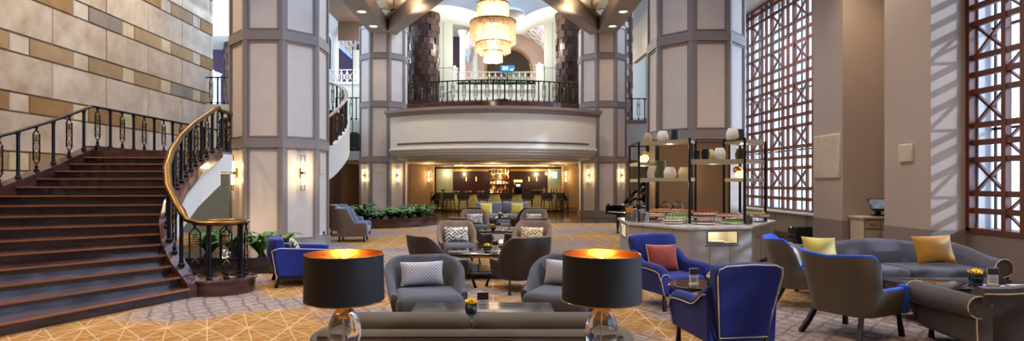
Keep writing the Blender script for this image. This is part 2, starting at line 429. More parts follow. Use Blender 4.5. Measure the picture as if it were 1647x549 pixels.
def line_f(k, c, period, w):
    # 1 on thin lines where c mod period ~ 0
    a = k.math('FRACT', k.math('DIVIDE', c, period)); a = k.math('ABSOLUTE', k.math('SUBTRACT', a, .5))
    return k.math('GREATER_THAN', a, .5-w/period)
def carpet():
    k = NT('carpet_pattern'); tc = k.n('ShaderNodeTexCoord'); sp = k.n('ShaderNodeSeparateXYZ'); k.link(tc.outputs['Object'], sp.inputs[0])
    x, y = sp.outputs[0], sp.outputs[1]
    nz = k.n('ShaderNodeTexNoise'); k.link(tc.outputs['Object'], nz.inputs['Vector']); nz.inputs['Scale'].default_value = .42; nz.inputs['Detail'].default_value = 1.5; nz.inputs['Distortion'].default_value = .6
    zone = k.n('ShaderNodeMapRange'); mx_ = k.n('ShaderNodeMapRange'); k.link(x, mx_.inputs[0]); mx_.inputs[1].default_value = -.6; mx_.inputs[2].default_value = 1.2; mx_.inputs[3].default_value = 1.; mx_.inputs[4].default_value = 0.
    my_ = k.n('ShaderNodeMapRange'); k.link(y, my_.inputs[0]); my_.inputs[1].default_value = 6.7; my_.inputs[2].default_value = 8.2; my_.inputs[3].default_value = .16; my_.inputs[4].default_value = 0.
    k.link(k.math('SUBTRACT', nz.outputs[0], k.math('MULTIPLY', mx_.outputs[0], my_.outputs[0])), zone.inputs[0]); zone.inputs[1].default_value = .46; zone.inputs[2].default_value = .55
    fine = k.n('ShaderNodeTexNoise'); mp = k.n('ShaderNodeMapping'); mp.inputs['Scale'].default_value = (3, 9, 1); k.link(tc.outputs['Object'], mp.inputs[0]); k.link(mp.outputs[0], fine.inputs['Vector'])
    fine.inputs['Scale'].default_value = 3.; fine.inputs['Detail'].default_value = 5.
    fr = k.n('ShaderNodeMapRange'); k.link(fine.outputs[0], fr.inputs[0]); fr.inputs[1].default_value = .35; fr.inputs[2].default_value = .65
    ochre = k.mix(fr.outputs[0], rgb(136, 90, 40), rgb(174, 126, 66))
    mauve = k.mix(fr.outputs[0], rgb(116, 100, 94), rgb(168, 152, 144))
    # star of pale lines on ochre
    P = .98
    p1 = line_f(k, x, .49, .011); p2 = line_f(k, y, P, .004)
    d1 = line_f(k, k.math('ADD', x, y), P*.5, .010); d2 = line_f(k, k.math('SUBTRACT', x, y), P*.5, .010)
    e1 = line_f(k, k.math('ADD', k.math('MULTIPLY', x, 2.), y), P, .014); e2 = line_f(k, k.math('SUBTRACT', k.math('MULTIPLY', x, 2.), y), P, .014)
    g1 = line_f(k, k.math('ADD', k.math('MULTIPLY', y, 2.), x), P, .014); g2 = line_f(k, k.math('SUBTRACT', k.math('MULTIPLY', y, 2.), x), P, .014)
    s = k.math('MAXIMUM', k.math('MAXIMUM', p1, p2), k.math('MAXIMUM', d1, d2))
    s = k.math('MAXIMUM', s, k.math('MAXIMUM', k.math('MAXIMUM', e1, e2), k.math('MAXIMUM', g1, g2)))
    ochre = k.mix(k.math('MULTIPLY', s, .45), ochre, rgb(232, 208, 168))
    # dark trellis on mauve
    wv = k.n('ShaderNodeTexNoise'); wv.inputs['Scale'].default_value = 2.5; k.link(tc.outputs['Object'], wv.inputs['Vector'])
    dx = k.math('MULTIPLY', k.math('SUBTRACT', wv.outputs[0], .5), .22)
    t1 = line_f(k, k.math('ADD', k.math('ADD', x, k.math('MULTIPLY', y, .6)), dx), .27, .024)
    t2 = line_f(k, k.math('ADD', k.math('SUBTRACT', x, k.math('MULTIPLY', y, 1.0)), dx), .33, .024)
    mauve = k.mix(k.math('MULTIPLY', k.math('MAXIMUM', t1, t2), .6), mauve, rgb(96, 70, 56))
    col = k.mix(zone.outputs[0], ochre, mauve)
    b = k.n('ShaderNodeBsdfPrincipled'); k.link(col, b.inputs['Base Color']); b.inputs['Roughness'].default_value = .9; b.inputs['Specular IOR Level'].default_value = .15
    n2 = k.n('ShaderNodeTexNoise'); n2.inputs['Scale'].default_value = 120.; k.link(tc.outputs['Object'], n2.inputs['Vector'])
    bp = k.n('ShaderNodeBump'); bp.inputs['Strength'].default_value = .2; bp.inputs['Distance'].default_value = .01; k.link(n2.outputs[0], bp.inputs['Height']); k.link(bp.outputs[0], b.inputs['Normal'])
    k.link(b.outputs[0], k.out.inputs[0]); return k.m
M_carpet = carpet()
def planks():
    k = NT('bar_floor_planks'); tc = k.n('ShaderNodeTexCoord')
    br = k.n('ShaderNodeTexBrick'); k.link(tc.outputs['Object'], br.inputs['Vector'])
    br.inputs['Color1'].default_value = rgb(56, 36, 26); br.inputs['Color2'].default_value = rgb(78, 50, 34); br.inputs['Mortar'].default_value = rgb(24, 16, 12)
    br.inputs['Scale'].default_value = 1.; br.inputs['Brick Width'].default_value = 1.4; br.inputs['Row Height'].default_value = .16; br.inputs['Mortar Size'].default_value = .006
    b = k.n('ShaderNodeBsdfPrincipled'); k.link(br.outputs[0], b.inputs['Base Color']); b.inputs['Roughness'].default_value = .18
    k.link(b.outputs[0], k.out.inputs[0]); return k.m
M_planks = planks()
def chevron(name, a, c, sc, style=0):
    # woven cushion covers
    k = NT(name); tc = k.n('ShaderNodeTexCoord'); sp = k.n('ShaderNodeSeparateXYZ'); k.link(tc.outputs['Object'], sp.inputs[0])
    x, z = sp.outputs[0], sp.outputs[2]
    if style == 0:      # broken chevrons
        u = k.math('PINGPONG', x, .09); f = line_f(k, k.math('ADD', z, u), .075, .020)
        n = k.n('ShaderNodeTexNoise'); n.inputs['Scale'].default_value = 12.; k.link(tc.outputs['Object'], n.inputs['Vector'])
        f = k.math('MULTIPLY', f, k.math('GREATER_THAN', n.outputs[0], .44))
    elif style == 1:    # small diamonds
        f = k.math('MULTIPLY', line_f(k, k.math('ADD', x, z), .042, .011), line_f(k, k.math('SUBTRACT', x, z), .042, .011))
        g = k.math('MAXIMUM', line_f(k, k.math('ADD', x, z), .042, .003), line_f(k, k.math('SUBTRACT', x, z), .042, .003))
        f = k.math('MAXIMUM', f, k.math('MULTIPLY', g, .4))
    else:               # diagonal stripes
        f = k.math('MULTIPLY', line_f(k, k.math('ADD', x, k.math('MULTIPLY', z, 1.6)), .042, .008), .8)
    b = k.n('ShaderNodeBsdfPrincipled'); k.link(k.mix(f, a, c), b.inputs['Base Color']); b.inputs['Roughness'].default_value = .45; b.inputs['Sheen Weight'].default_value = .3
    k.link(b.outputs[0], k.out.inputs[0]); return k.m
M_chev = chevron('cushion_chevron', rgb(224, 214, 192), rgb(70, 74, 84), 1)
M_chevgold = chevron('cushion_chevron_gold', rgb(226, 206, 160), rgb(130, 92, 50), 1)
M_diam = chevron('cushion_diamond', rgb(182, 178, 182), rgb(112, 108, 116), 1, 1)
M_stripe = chevron('cushion_stripe_gold', rgb(196, 140, 22), rgb(140, 92, 14), 1, 2)
M_stripey = chevron('cushion_stripe_lime', rgb(204, 186, 70), rgb(170, 128, 28), 1, 2)
M_barfront = chevron('bar_front_ribs', rgb(196, 186, 120), rgb(120, 108, 66), 1, 1)
# ------------------------------------------------------------------ floor, walls, ceilings
def struct(name, mb, m, label=None, cat='structure', parent=None, **kw):
    o = mb.build(name, m, parent, **kw)
    if parent is None:
        o['kind'] = 'structure'
        tag(o, label or name.replace('_', ' ')+' of the hotel lobby', cat)
    return o
WX = 8.6       # window wall plane (right)
LX = -12.4     # stone wall plane (left)
MZ = 5.1       # mezzanine floor
mb = MB(); mb.bx(-13.5, 10, -4.5, 24.3, -.2, 0); struct('floor', mb, M_carpet, 'patterned gold and mauve lobby carpet', 'floor', smooth=0)
mb = MB(); mb.bx(-13.5, 10.6, 24.3, 46, -.2, 0); struct('floor_bar', mb, M_planks, 'dark glossy plank floor in front of the bar', 'floor', smooth=0)

# left stone wall: coursed blocks with recessed joints
def stone_wall():
    mb = MB(); rnd = random.Random(3)
    x0 = LX; P = 1.54; base = -.02
    mb.bx(x0-.4, x0-.035, -4.5, 25.35, 0, 13.5, m=0)
    def blk(y0, y1, z0, z1, m):
        g = .018; b = .012; j = rnd.uniform(0, .006)
        y0 += g; y1 -= g; z0 += g; z1 -= g
        if y1-y0 < .05: return
        o = [(x0-.04, y0, z0), (x0-.04, y1, z0), (x0-.04, y1, z1), (x0-.04, y0, z1)]
        i = [(x0+j, y0+b, z0+b), (x0+j, y1-b, z0+b), (x0+j, y1-b, z1-b), (x0+j, y0+b, z1-b)]
        mb.add(o+i, [(4,5,6,7)]+[(a, (a+1) % 4, (a+1) % 4+4, a+4) for a in range(4)], m)
    z = -.5-.04
    row = 0
    while z < 13:
        ys = 16.1-2.24*9
        while ys < 25.3:
            blk(ys, min(ys+2.24, 25.35), z, z+1.04, rnd.choice((1, 1, 2, 3)))
            ys += 2.24
        ys = 14.65-2.24*9
        while ys < 25.3:
            blk(ys, min(ys+.65, 25.35), z+1.04, z+P, rnd.choice((4, 4, 2, 3)))
            if ys+.65 < 25.3: blk(ys+.65, min(ys+2.24, 25.35), z+1.04, z+P, rnd.choice((5, 5, 6, 7, 5, 6)))
            ys += 2.24
        z += P
    ms = [mat('stone_joint', rgb(128, 112, 94), .9)]
    for n, c, c2 in (('a', (200, 186, 166), (168, 146, 124)), ('b', (208, 196, 178), (178, 158, 138)), ('c', (176, 156, 136), (206, 190, 170)), ('d', (206, 192, 156), (184, 166, 130)),
                     ('ochre', (160, 122, 74), (132, 98, 58)), ('tan', (150, 124, 92), (172, 142, 104)), ('grey', (128, 120, 112), (148, 138, 126))):
        ms.append(mat('stone_'+n, rgb(*c), .75, c2=rgb(*c2), scale=1.9, detail=9., bump=.15, bscale=30))
    return struct('wall_left', mb, ms, 'coursed cream stone block wall with ochre strip courses beside the staircase', 'wall', smooth=0)
stone_wall()

# back closing walls (behind the camera) and roof
mb = MB(); mb.bx(-13.5, 10, -4.7, -4.5, 0, 13.5); struct('wall_back', mb, M_taupe, 'taupe wall closing the lobby behind the viewer', 'wall', smooth=0)
mb = MB(); mb.bx(-13.5, -6.9, -4.5, 24.6, 11.9, 12.1); struct('ceiling_left', mb, M_ceil, 'white ceiling over the staircase side', 'ceiling', smooth=0)
mb = MB(); mb.bx(6.6, WX+.6, -4.5, 24.6, 7.35, 7.6); mb.bx(6.6, 6.8, -4.5, 27., 7.35, 12.); struct('ceiling_right', mb, M_ceil, 'white aisle ceiling above the lattice windows', 'ceiling', smooth=0)
mb = MB(); mb.bx(-6.9, 6.8, -4.5, 7.5, 11.9, 12.1); struct('ceiling_front', mb, M_ceil, 'white ceiling over the near seating', 'ceiling', smooth=0)
mb = MB(); mb.bx(-13.5, 10.6, 30.2, 47, 13.2, 13.4); struct('ceiling_mezzanine', mb, M_ceil, 'white ceiling over the mezzanine lounge', 'ceiling', smooth=0)

# right wall: piers, wainscot, window sills
def right_wall():
    mb = MB(); z1 = 7.4; w = .9
    def pier(x, y0, y1, x2):
        mb.bx(x, x2, y0, y1, w, z1, 0); mb.bx(x-.012, x2, y0-.012, y1+.012, 0, w, 1)
        mb.bx(x-.04, x2, y0-.04, y1+.04, 0, .16, 2)
    pier(7.73, 12.65, 13.8, 8.75)
    pier(7.73, 10.1, 11.3, 8.75)
    mb.bx(8.69, 8.9, 11.3, 12.65, w, z1, 0); mb.bx(8.68, 8.9, 11.3, 12.65, 0, w, 1); mb.bx(8.66, 8.9, 11.3, 12.65, 0, .16, 2)
    # wall below windows
    mb.bx(WX-.1, WX+.4, 13.8, 24.6, 0, .86, 1); mb.bx(WX-.13, WX+.4, 13.8, 24.6, 0, .3, 2)
    mb.bx(8.36, WX+.4, -4.5, 10.1, 0, .9, 1); mb.bx(8.33, WX+.4, -4.5, 10.1, 0, .16, 2)
    mb.bx(8.36, WX+.4, -4.5, -3.0, .9, z1, 0)
    mb.bx(WX-.1, WX+.4, 22.5, 24.6, .86, z1, 0)
    for y in (15.5, 17.2, 18.9, 20.6): mb.bx(WX-.104, WX, y-.008, y+.008, .3, .86, 3)
    return struct('wall_right', mb, [M_taupe, M_wains, M_marble, M_seam], 'taupe right wall with piers, darker wainscot and marble skirting', 'wall', smooth=0)
right_wall()
mb = MB(); mb.bx(WX-.22, WX+.1, 13.8, 22.5, .86, .92); struct('trim_1', mb, M_whitepaint, 'white sill under the far lattice window', 'sill', smooth=0)

def lattice_window(name, y0, y1, cols, z0, z1, label, WX=WX, fin=.29, D=.1, diag=True):
    # cols: list of (ya, yb, kind) kind w = wide with cross in tall rows, n = narrow with cross in short rows
    root = thing(name, label, 'window', (WX, (y0+y1)/2, z0), kind='structure')
    oy, oz = (y0+y1)/2, z0
    mb = MB(); rows = []; z = z0+.05; i = 0
    while z < z1:
        h = (.3, .3, .585)[i % 3]; rows.append((z, min(z+h, z1), i % 3)); z += h; i += 1
    def bx(ya, yb, za, zb, xa=-D/2, xb=D/2): mb.bx(xa, xb, ya-oy, yb-oy, za-oz, zb-oz)
    bx(y0, y1, z0-.04, z0+.05, -.08, .08); bx(y0, y1, z1-.05, z1+.05, -.13, .13)
    bx(y0, y0+.08, z0, z1, -.08, .08); bx(y1-.08, y1, z0, z1, -.08, .08)
    for za, zb, k in rows[1:]: bx(y0, y1, za-.048, za+.048, -D/2+.015, D/2-.015)
    for ya, yb, k in cols: bx(ya-.042, ya+.042, z0, z1)
    for ya, yb, kd in cols:
        for n, (za, zb, k) in enumerate(rows):
            a, b, c, d = ya+.03-oy, yb-.03-oy, za+.03-oz, zb-.03-oz
            if kd == 'w' and k == 2:
                mb.bar((.02, a, c), (.02, b, d), .045, .05, up=(1, 0, 0)); mb.bar((.02, a, d), (.02, b, c), .045, .05, up=(1, 0, 0))
            elif kd == 'n' and k < 2 and diag:
                if k == 1: mb.bar((.02, a, d), (.02, b, c), .03, .05, up=(1, 0, 0))
                else: mb.bar((.02, a, c), (.02, b, d), .03, .05, up=(1, 0, 0))
    mb.build('lattice_frame', M_winbrown, root, smooth=0, kind='structure')
    mb = MB()
    for ya, yb, kd in cols:
        ym = yb-.08 if kd == 'w' else (ya+yb)/2
        mb.bx(.3, .33, ym-.018-oy, ym+.018-oy, 0, z1-z0)
    for q in range(5): mb.bx(.3, .36, y0-oy, y1-oy, q*1.755, q*1.755+.04)
    mb.build('mullion', M_dkmull, root, smooth=0, kind='structure')
    mb = MB(); mb.bx(.325, .335, y0-oy, y1-oy, 0, z1-z0); mb.build('pane', M_glass, root, smooth=0, kind='structure')
    mb = MB()
    for ya, yb, kd in cols:
        kd == 'w' and mb.bx(.06, fin, yb-.03-oy, yb+.03-oy, 0, z1-z0)
    mb.build('outer_fin', M_reveal, root, smooth=0, kind='structure')
    return root
def cols_from(y1, y0, pat):
    out = []; y = y1; i = 0
    while y > y0+.1:
        w = pat[i % len(pat)]; ya = max(y-w, y0); out.append((ya, y, 'w' if w > .5 else 'n')); y = ya; i += 1
    return out
lattice_window('window_1', -3.0, 10.1, cols_from(10.02, -3.0, (.635, .335, .335)), .9, 7.35, 'tall dark-brown wooden lattice window at the right edge, nearest the viewer', WX=8.42)
lattice_window('window_2', 13.8, 22.5, [(a, b, k) for a, b, k in cols_from(22.25, 13.8, (.3, .32, .7))], .92, 7.35, 'long brown wooden lattice window behind the buffet, beyond the piers', fin=.1, D=.06, diag=False)

# ------------------------------------------------------------------ octagonal columns
def octo(R, rot=pi/8): return [(R*cos(rot+i*pi/4), R*sin(rot+i*pi/4)) for i in range(8)]
def column(cx, cy, R, z1, label, bands, mirror=None):
    t = thing('octagonal_column', label, 'column', (cx, cy, 0), kind='structure')
    lo = mirror or 0
    mb = MB(); mb.prism(octo(R), lo, z1); mb.build('shaft', M_panel, t, smooth=0)
    mb = MB(); e = .045
    w = .095
    V = octo(R+e); 
    for i in range(8):       # corner stiles following both faces
        a, b, c = Vector((*V[i-1], 0)), Vector((*V[i], 0)), Vector((*V[(i+1) % 8], 0))
        ia = Vector((*octo(R-.03)[i], 0))
        p = b+(a-b).normalized()*w; q = b+(c-b).normalized()*w
        mb.prism([(p.x, p.y), (b.x, b.y), (q.x, q.y), (ia.x, ia.y)], lo, z1)
    for z in bands: mb.prism(octo(R+e+.01), z-.12, z+.12)
    if not mirror: mb.prism(octo(R+e+.04), 0, .28)
    # inner raised bead of each panel
    zs = [lo]+list(bands)+[z1]
    for i in range(8):
        a, b = Vector((*octo(R+.012)[i], 0)), Vector((*octo(R+.012)[(i+1) % 8], 0)); d = (b-a).normalized()
        a2 = a+d*(w+.012); b2 = b-d*(w+.012)
        for j in range(len(zs)-1):
            za, zb = zs[j]+.16, zs[j+1]-.16
            if j == 0 and not mirror: za = .32
            for p in (a2, b2): mb.bar((p.x, p.y, za), (p.x, p.y, zb), .035, .03, up=(d.y, -d.x, 0))
            for z in (za, zb): mb.bar((a2.x, a2.y, z), (b2.x, b2.y, z), .035, .03)
    mb.build('trim', M_trim, t, smooth=0)
    if mirror:
        mb = MB(); mb.prism(octo(R), 0, mirror); mb.build('bronze_cladding', M_mirror, t, smooth=0)
        mb = MB()
        for i in range(8):
            x, y = octo(R+.01)[i]; mb.cyl((x, y, 0), (x, y, mirror), .02, n=6)
        mb.build('cladding_edge', M_leg, t)
    return t
NL, NR, FL_, FR_ = (-5.72, 15.4), (5.47, 15.5), (-5.6, 29.4), (5.6, 29.4)
column(*NL, 1.22, 12, 'thick cream panelled octagonal column beside the staircase', (2.73, 5.42, 8.1))
column(*NR, 1.22, 12, 'thick cream panelled octagonal column rising from the buffet, bronze clad at its foot', (2.95, 5.42, 8.1), mirror=2.83)
column(*FL_, 1.22, 9.6, 'distant panelled octagonal column behind the fern planter, left of the balcony', (2.85, 5.6, 8.0))
column(*FR_, 1.22, 9.6, 'distant panelled octagonal column right of the balcony, by the piano', (2.85, 5.6, 8.0))

# ------------------------------------------------------------------ mezzanine slabs, balcony
BZ0, BZ1 = 2.8, 4.85
mb = MB()
mb.bx(-8.6, -4.2, 31.0, 46, 2.93, MZ); mb.bx(4.2, 10.6, 31.0, 46, 2.93, MZ); mb.bx(-4.2, 4.2, 28.2, 46, 2.93, MZ)
mb.bx(-13.5, -8.6, 24.6, 46, 2.93, MZ)
struct('floor_mezzanine', mb, M_plaster, 'white mezzanine floor slab with plain plaster edge', 'floor', smooth=0)
mb = MB(); mb.bx(4.2, 8.7, 30.94, 31.0, 4.95, 5.12); struct('trim_2', mb, M_trim, 'grey sill along the right mezzanine edge', 'trim', smooth=0)
def arc(R, cy, xh, n=40, off=0.):
    # points bulging toward the viewer (-y), circle centre (0, cy)
    a = math.asin(xh/R); return [(R*sin(t), cy-R*cos(t)) for t in [lerp(-a, a, i/n) for i in range(n+1)]]
BC = 25.0+7.73
def drum():
    root = thing('balcony', 'curved white plaster balcony front bulging out above the bar', 'balcony', (0, BC, 0), kind='structure')
    def ring(prof, xh_of, name, m, sm=35):
        secs = []
        n = 48
        for i in range(n+1):
            sec = []
            for r, z in prof:
                a = math.asin(xh_of/7.73); t = lerp(-a, a, i/n); sec.append((r*sin(t), -r*cos(t), z))
            secs.append(sec)
        mb = MB(); mb.sweep(secs); mb.build(name, m, root, smooth=sm)
    ring([(7.45, 3.2), (7.5, 3.2), (7.5, 4.85), (7.3, 4.85), (6.3, 4.85), (6.3, 3.2)], 5.0, 'drum', M_plaster)
    ring([(7.5, 4.80), (7.58, 4.83), (7.6, 4.9), (7.72, 4.97), (7.73, 5.1), (6.6, 5.1), (6.6, 4.80)], 5.15, 'cornice', M_trim)
    ring([(7.54, 3.2), (7.56, 3.27), (7.52, 3.3), (6.4, 3.3), (6.4, 2.8), (7.0, 2.8), (7.12, 2.86), (7.2, 2.95), (7.3, 2.97), (7.34, 3.05), (7.42, 3.08), (7.46, 3.16)], 5.05, 'lower_moulding', M_plaster)
    ring([(7.52, 3.47), (7.515, 3.55), (7.4, 3.55), (7.4, 3.47)], 4.6, 'slot_vent', M_seam)
    return root
drum()
def curb():
    secs = []; R = 7.35
    for i in range(41):
        a = math.asin(4.0/R); t = lerp(-a, a, i/40)
        secs.append([(r*sin(t), BC-r*cos(t), z) for r, z in ((R, 5.1), (R, 5.36), (R-.35, 5.36), (R-.35, 5.1))])
    mb = MB(); mb.sweep(secs); return struct('trim_3', mb, M_marble, 'dark marble kerb under the balcony railing', 'kerb')
curb()

# ------------------------------------------------------------------ railings
BALH = .84
def post_mesh(h):
    mb = MB(); mb.lathe([(.05, 0), (.05, .03), (.036, .045), (.03, .1), (.03, h-.05), (.04, h-.04), (.04, h)], n=10)
    o = mb.build('baluster', M_iron); me = o.data; bpy.data.objects.remove(o); return me
def orn_mesh(h):
    mb = MB(); w = .075
    mb.lathe([(.045, 0), (.045, .03), (.025, .05), (.035, .09), (.014, .13)], n=8)
    zb, zt = .13, h-.06
    fr = [(0, zb), (w*.5, zb+.03), (w, zb+.08), (w, zt-.08), (w*.5, zt-.03), (0, zt), (-w*.5, zt-.03), (-w, zt-.08), (-w, zb+.08), (-w*.5, zb+.03)]
    mb.tube([(x, 0, z) for x, z in fr], .013, n=6, closed=True)
    mb.cyl((0, 0, zt), (0, 0, h), .016, n=6); mb.lathe([(.03, h-.03), (.03, h)], n=8)
    for f in (.14, .2, .62, .67, .84): 
        z = lerp(zb, zt, f); mb.bar((-w-.012, 0, z), (w+.012, 0, z), .012)
    for s in (-1, 1):
        pts = [(s*(.028+.02*cos(q*pi/4)), 0, lerp(zb+.1, lerp(zb, zt, .62), q/16)) for q in range(17)]
        mb.tube(pts, .008, n=5, m=1)
    zc = lerp(zb, zt, .75)
    mb.sphere((0, 0, zc), .024, 8, 6, m=1)
    for q in range(8): mb.bar((.02*cos(q*pi/4), 0, zc+.02*sin(q*pi/4)), (.058*cos(q*pi/4), 0, zc+.05*sin(q*pi/4)), .014, .02, m=1)
    o = mb.build('ornamental_baluster', [M_iron, M_brassorn], smooth=35); me = o.data; bpy.data.objects.remove(o); return me
PM, OM = post_mesh(BALH), orn_mesh(BALH)
PMW = None
def railing(name, label, pts, step=.42, h=BALH, rail_m=None, rr=.035, first=0, pm=None, om=None, orn=True, cat='railing', extra=None, rail_ext=None):
    pts = [Vector(p) for p in pts]; o0 = pts[0].copy()
    t = thing(name, label, cat, o0)
    mb = MB(); top = [p-o0+Vector((0, 0, h+rr*.6)) for p in (rail_ext or pts)]
    mb.tube(top, rr*1.25, n=10, ry=rr*.8); mb.build('handrail', rail_m or M_iron, t, smooth=50)
    if extra is not None:
        mb = MB(); mb.tube([p-o0+Vector((0, 0, extra)) for p in pts], .014, n=6); mb.build('lower_rail', M_iron, t)
    rs = resample(pts, step); ns = 0
    for i, (p, a) in enumerate(rs):
        useo = orn and (i+first) % 2 == 1
        o = bpy.data.objects.new('ornamental_baluster' if useo else 'baluster', (om or OM) if useo else (pm or PM)); COL.objects.link(o); o.parent = t
        o.location = p-o0; o.rotation_euler = (0, 0, a)
        if abs(h-BALH) > .005: o.scale = (1, 1, h/BALH)
    return t

# ------------------------------------------------------------------ grand staircase
RISE = .1517
RT = [(1, -4.59, 8.60), (3, -5.0, 8.86), (5, -5.33, 9.17), (7, -5.55, 9.5), (9, -5.72, 9.95), (11, -5.88, 10.55), (13, -6.0, 11.25), (15, -6.05, 12.0), (16, -6.05, 12.35)]
AT = [(1, 65.), (3, 55.), (5, 43.), (7, 29.), (9, 15.), (11, 5.), (12, 0.), (16, 0.)]
LT = [(1, -6.1, 5.34), (3, -6.95, 6.07), (5, -7.6, 7.06), (7, -8.17, 8.05), (9, -8.5, 9.2), (11, -8.55, 10.3), (13, -8.55, 11.2), (15, -8.55, 12.0), (16, -8.55, 12.35)]
def Rk(k): return Vector((*interp(RT, k), 0))
def Lk(k): return Vector((*interp(LT, k), 0))
LAND = 16*RISE
def staircase():
    t = thing('staircase', 'broad curved staircase of polished dark brown marble beside the stone wall', 'staircase', (-6.5, 9.5, 0))
    o = Vector((-6.5, 9.5, 0))
    for k in range(1, 17):
        z = k*RISE
        k2 = min(k+1.15, 16)
        nr, nl = Rk(k)-o, Lk(k)-o
        if k < 16: br, bl = Rk(k2)-o, Lk(k2)-o
        else: continue
        zb = max(0, z-RISE-.02) if k <= 4 else z-.5
        zb = max(0, zb)
        poly = [nl, nr, br, bl]
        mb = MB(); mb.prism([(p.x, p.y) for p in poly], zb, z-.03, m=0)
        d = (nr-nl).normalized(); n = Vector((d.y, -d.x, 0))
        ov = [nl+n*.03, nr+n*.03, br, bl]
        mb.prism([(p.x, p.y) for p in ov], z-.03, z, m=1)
        mb.bar(nl+n*.033+Vector((0, 0, z-.012)), nr+n*.033+Vector((0, 0, z-.012)), .02, .026, m=2)
        mb.build('step', [M_marbledk, M_marble, M_nosing], t, smooth=0)
    # landing
    lp = [(-8.55, 12.3), (-6.05, 12.3), (-5.88, 12.9), (-6.25, 13.7), (-7.05, 14.75), (-7.05, 16), (-6.6, 17.2), (-7.5, 19), (-8.55, 18)]
    mb = MB(); mb.prism([(x-o.x, y-o.y) for x, y in lp], LAND-.06, LAND, m=0); mb.prism([(x-o.x, y-o.y) for x, y in lp], LAND-.45, LAND-.06, m=1); mb.bx(-8.55-o.x, -6.05-o.x, 12.2-o.y, 12.31-o.y, LAND-RISE-.05, LAND, m=0); mb.prism([(x-o.x, y+.05-o.y) for x, y in lp], LAND-.47, LAND-.455, m=1)
    mb.build('landing', [M_marble, M_plaster], t, smooth=0)
    # white soffit under the upper steps
    secs = []
    for i in range(23):
        k = lerp(5, 16, i/22); a, b = Rk(k)-o, Lk(k)-o; z = max(0., (k-1)*RISE-.42-.1*sstep(5, 9, k))
        secs.append([a+Vector((0, 0, z)), b+Vector((0, 0, z)), b+Vector((0, 0, z-.05)), a+Vector((0, 0, z-.05))])
    mb = MB(); mb.sweep(secs); mb.build('soffit', M_plaster, t)
    # stringers
    def stringer(fn, off, name, zlo, k0, k1, m, top=.05, th=.22, dn=None):
        secs = []
        for i in range(41):
            k = lerp(k0, k1, i/40); p = fn(k)-o; q = (fn(min(16, k+.2))-fn(max(1, k-.2))); q.z = 0; q.normalize(); n = Vector((q.y, -q.x, 0))*off
            z = k*RISE+top; zl = max(0., zlo(k))
            secs.append([p+Vector((0, 0, zl)), p+n*th+Vector((0, 0, zl)), p+n*th+Vector((0, 0, z)), p+Vector((0, 0, z))])
        mb = MB(); mb.sweep(secs); return mb.build(name, m, t, smooth=30)
    stringer(Rk, 1, 'kerb', lambda k: k*RISE-.14, 1, 16, M_marble, .06)
    stringer(Rk, 1, 'stringer', lambda k: k*RISE-.62-.12*sstep(5, 12, k), 1.2, 16, M_plaster, -.13, .17)
    stringer(Lk, -1, 'kerb', lambda k: 0., 1, 16, M_marble, .1, .26)
    # landing kerbs
    mb = MB(); mb.bx(-8.8-o.x, -8.55-o.x, 12.3-o.y, 18-o.y, LAND-.5, LAND+.1); mb.build('kerb', M_marble, t, smooth=0)
    # rounded plinth at the foot
    mb = MB(); c = (-4.36-o.x, 9.2-o.y)
    mb.lathe([(.5, 0), (.5, .19), (.53, .2), (.53, .225), (.51, .235)], (c[0], c[1], 0), 40); mb.build('plinth', M_marble, t)
    return t
staircase()
# stair railings
def rail_pts_right():
    pts = []
    c = Vector((-4.36, 9.2, .235))
    for a in (150, 110, 70, 30, -10, -50, -90, -125): pts.append(c+Vector((.36*cos(radians(a)), .36*sin(radians(a)), 0)))
    pts2 = []
    for i in range(29):
        k = lerp(2.0, 16, i/28); q = Rk(min(16, k+.2))-Rk(k-.2); q.normalize(); n = Vector((q.y, -q.x, 0))*.11
        p = Rk(k)+n; p.z = k*RISE+.06; pts2.append(p)
    pts2[0].z = .3
    tail = [Vector((-5.98, 12.5, LAND+.02)), Vector((-5.93, 12.9, LAND)), Vector((-6.3, 13.7, LAND)), Vector((-7.0, 14.6, LAND)), Vector((-7.05, 15.9, LAND)), Vector((-6.7, 17.0, LAND))]
    return pts+pts2+tail
railing('stair_railing', 'iron balustrade with curved brass handrail sweeping up the staircase from its scroll', rail_pts_right(), .25, rail_m=M_brassrail, rr=.05)
lp = []
for i in range(25):
    k = lerp(1, 16, i/24); p = Lk(k)+Vector((-.12, 0, 0)); p.z = k*RISE+.1; lp.append(p)
lp += [Vector((-8.67, y, LAND+.1)) for y in (12.8, 14, 16, 18)]
railing('stair_railing', 'black iron balustrade along the stone wall side of the staircase and its landing', lp, .415, rr=.035)

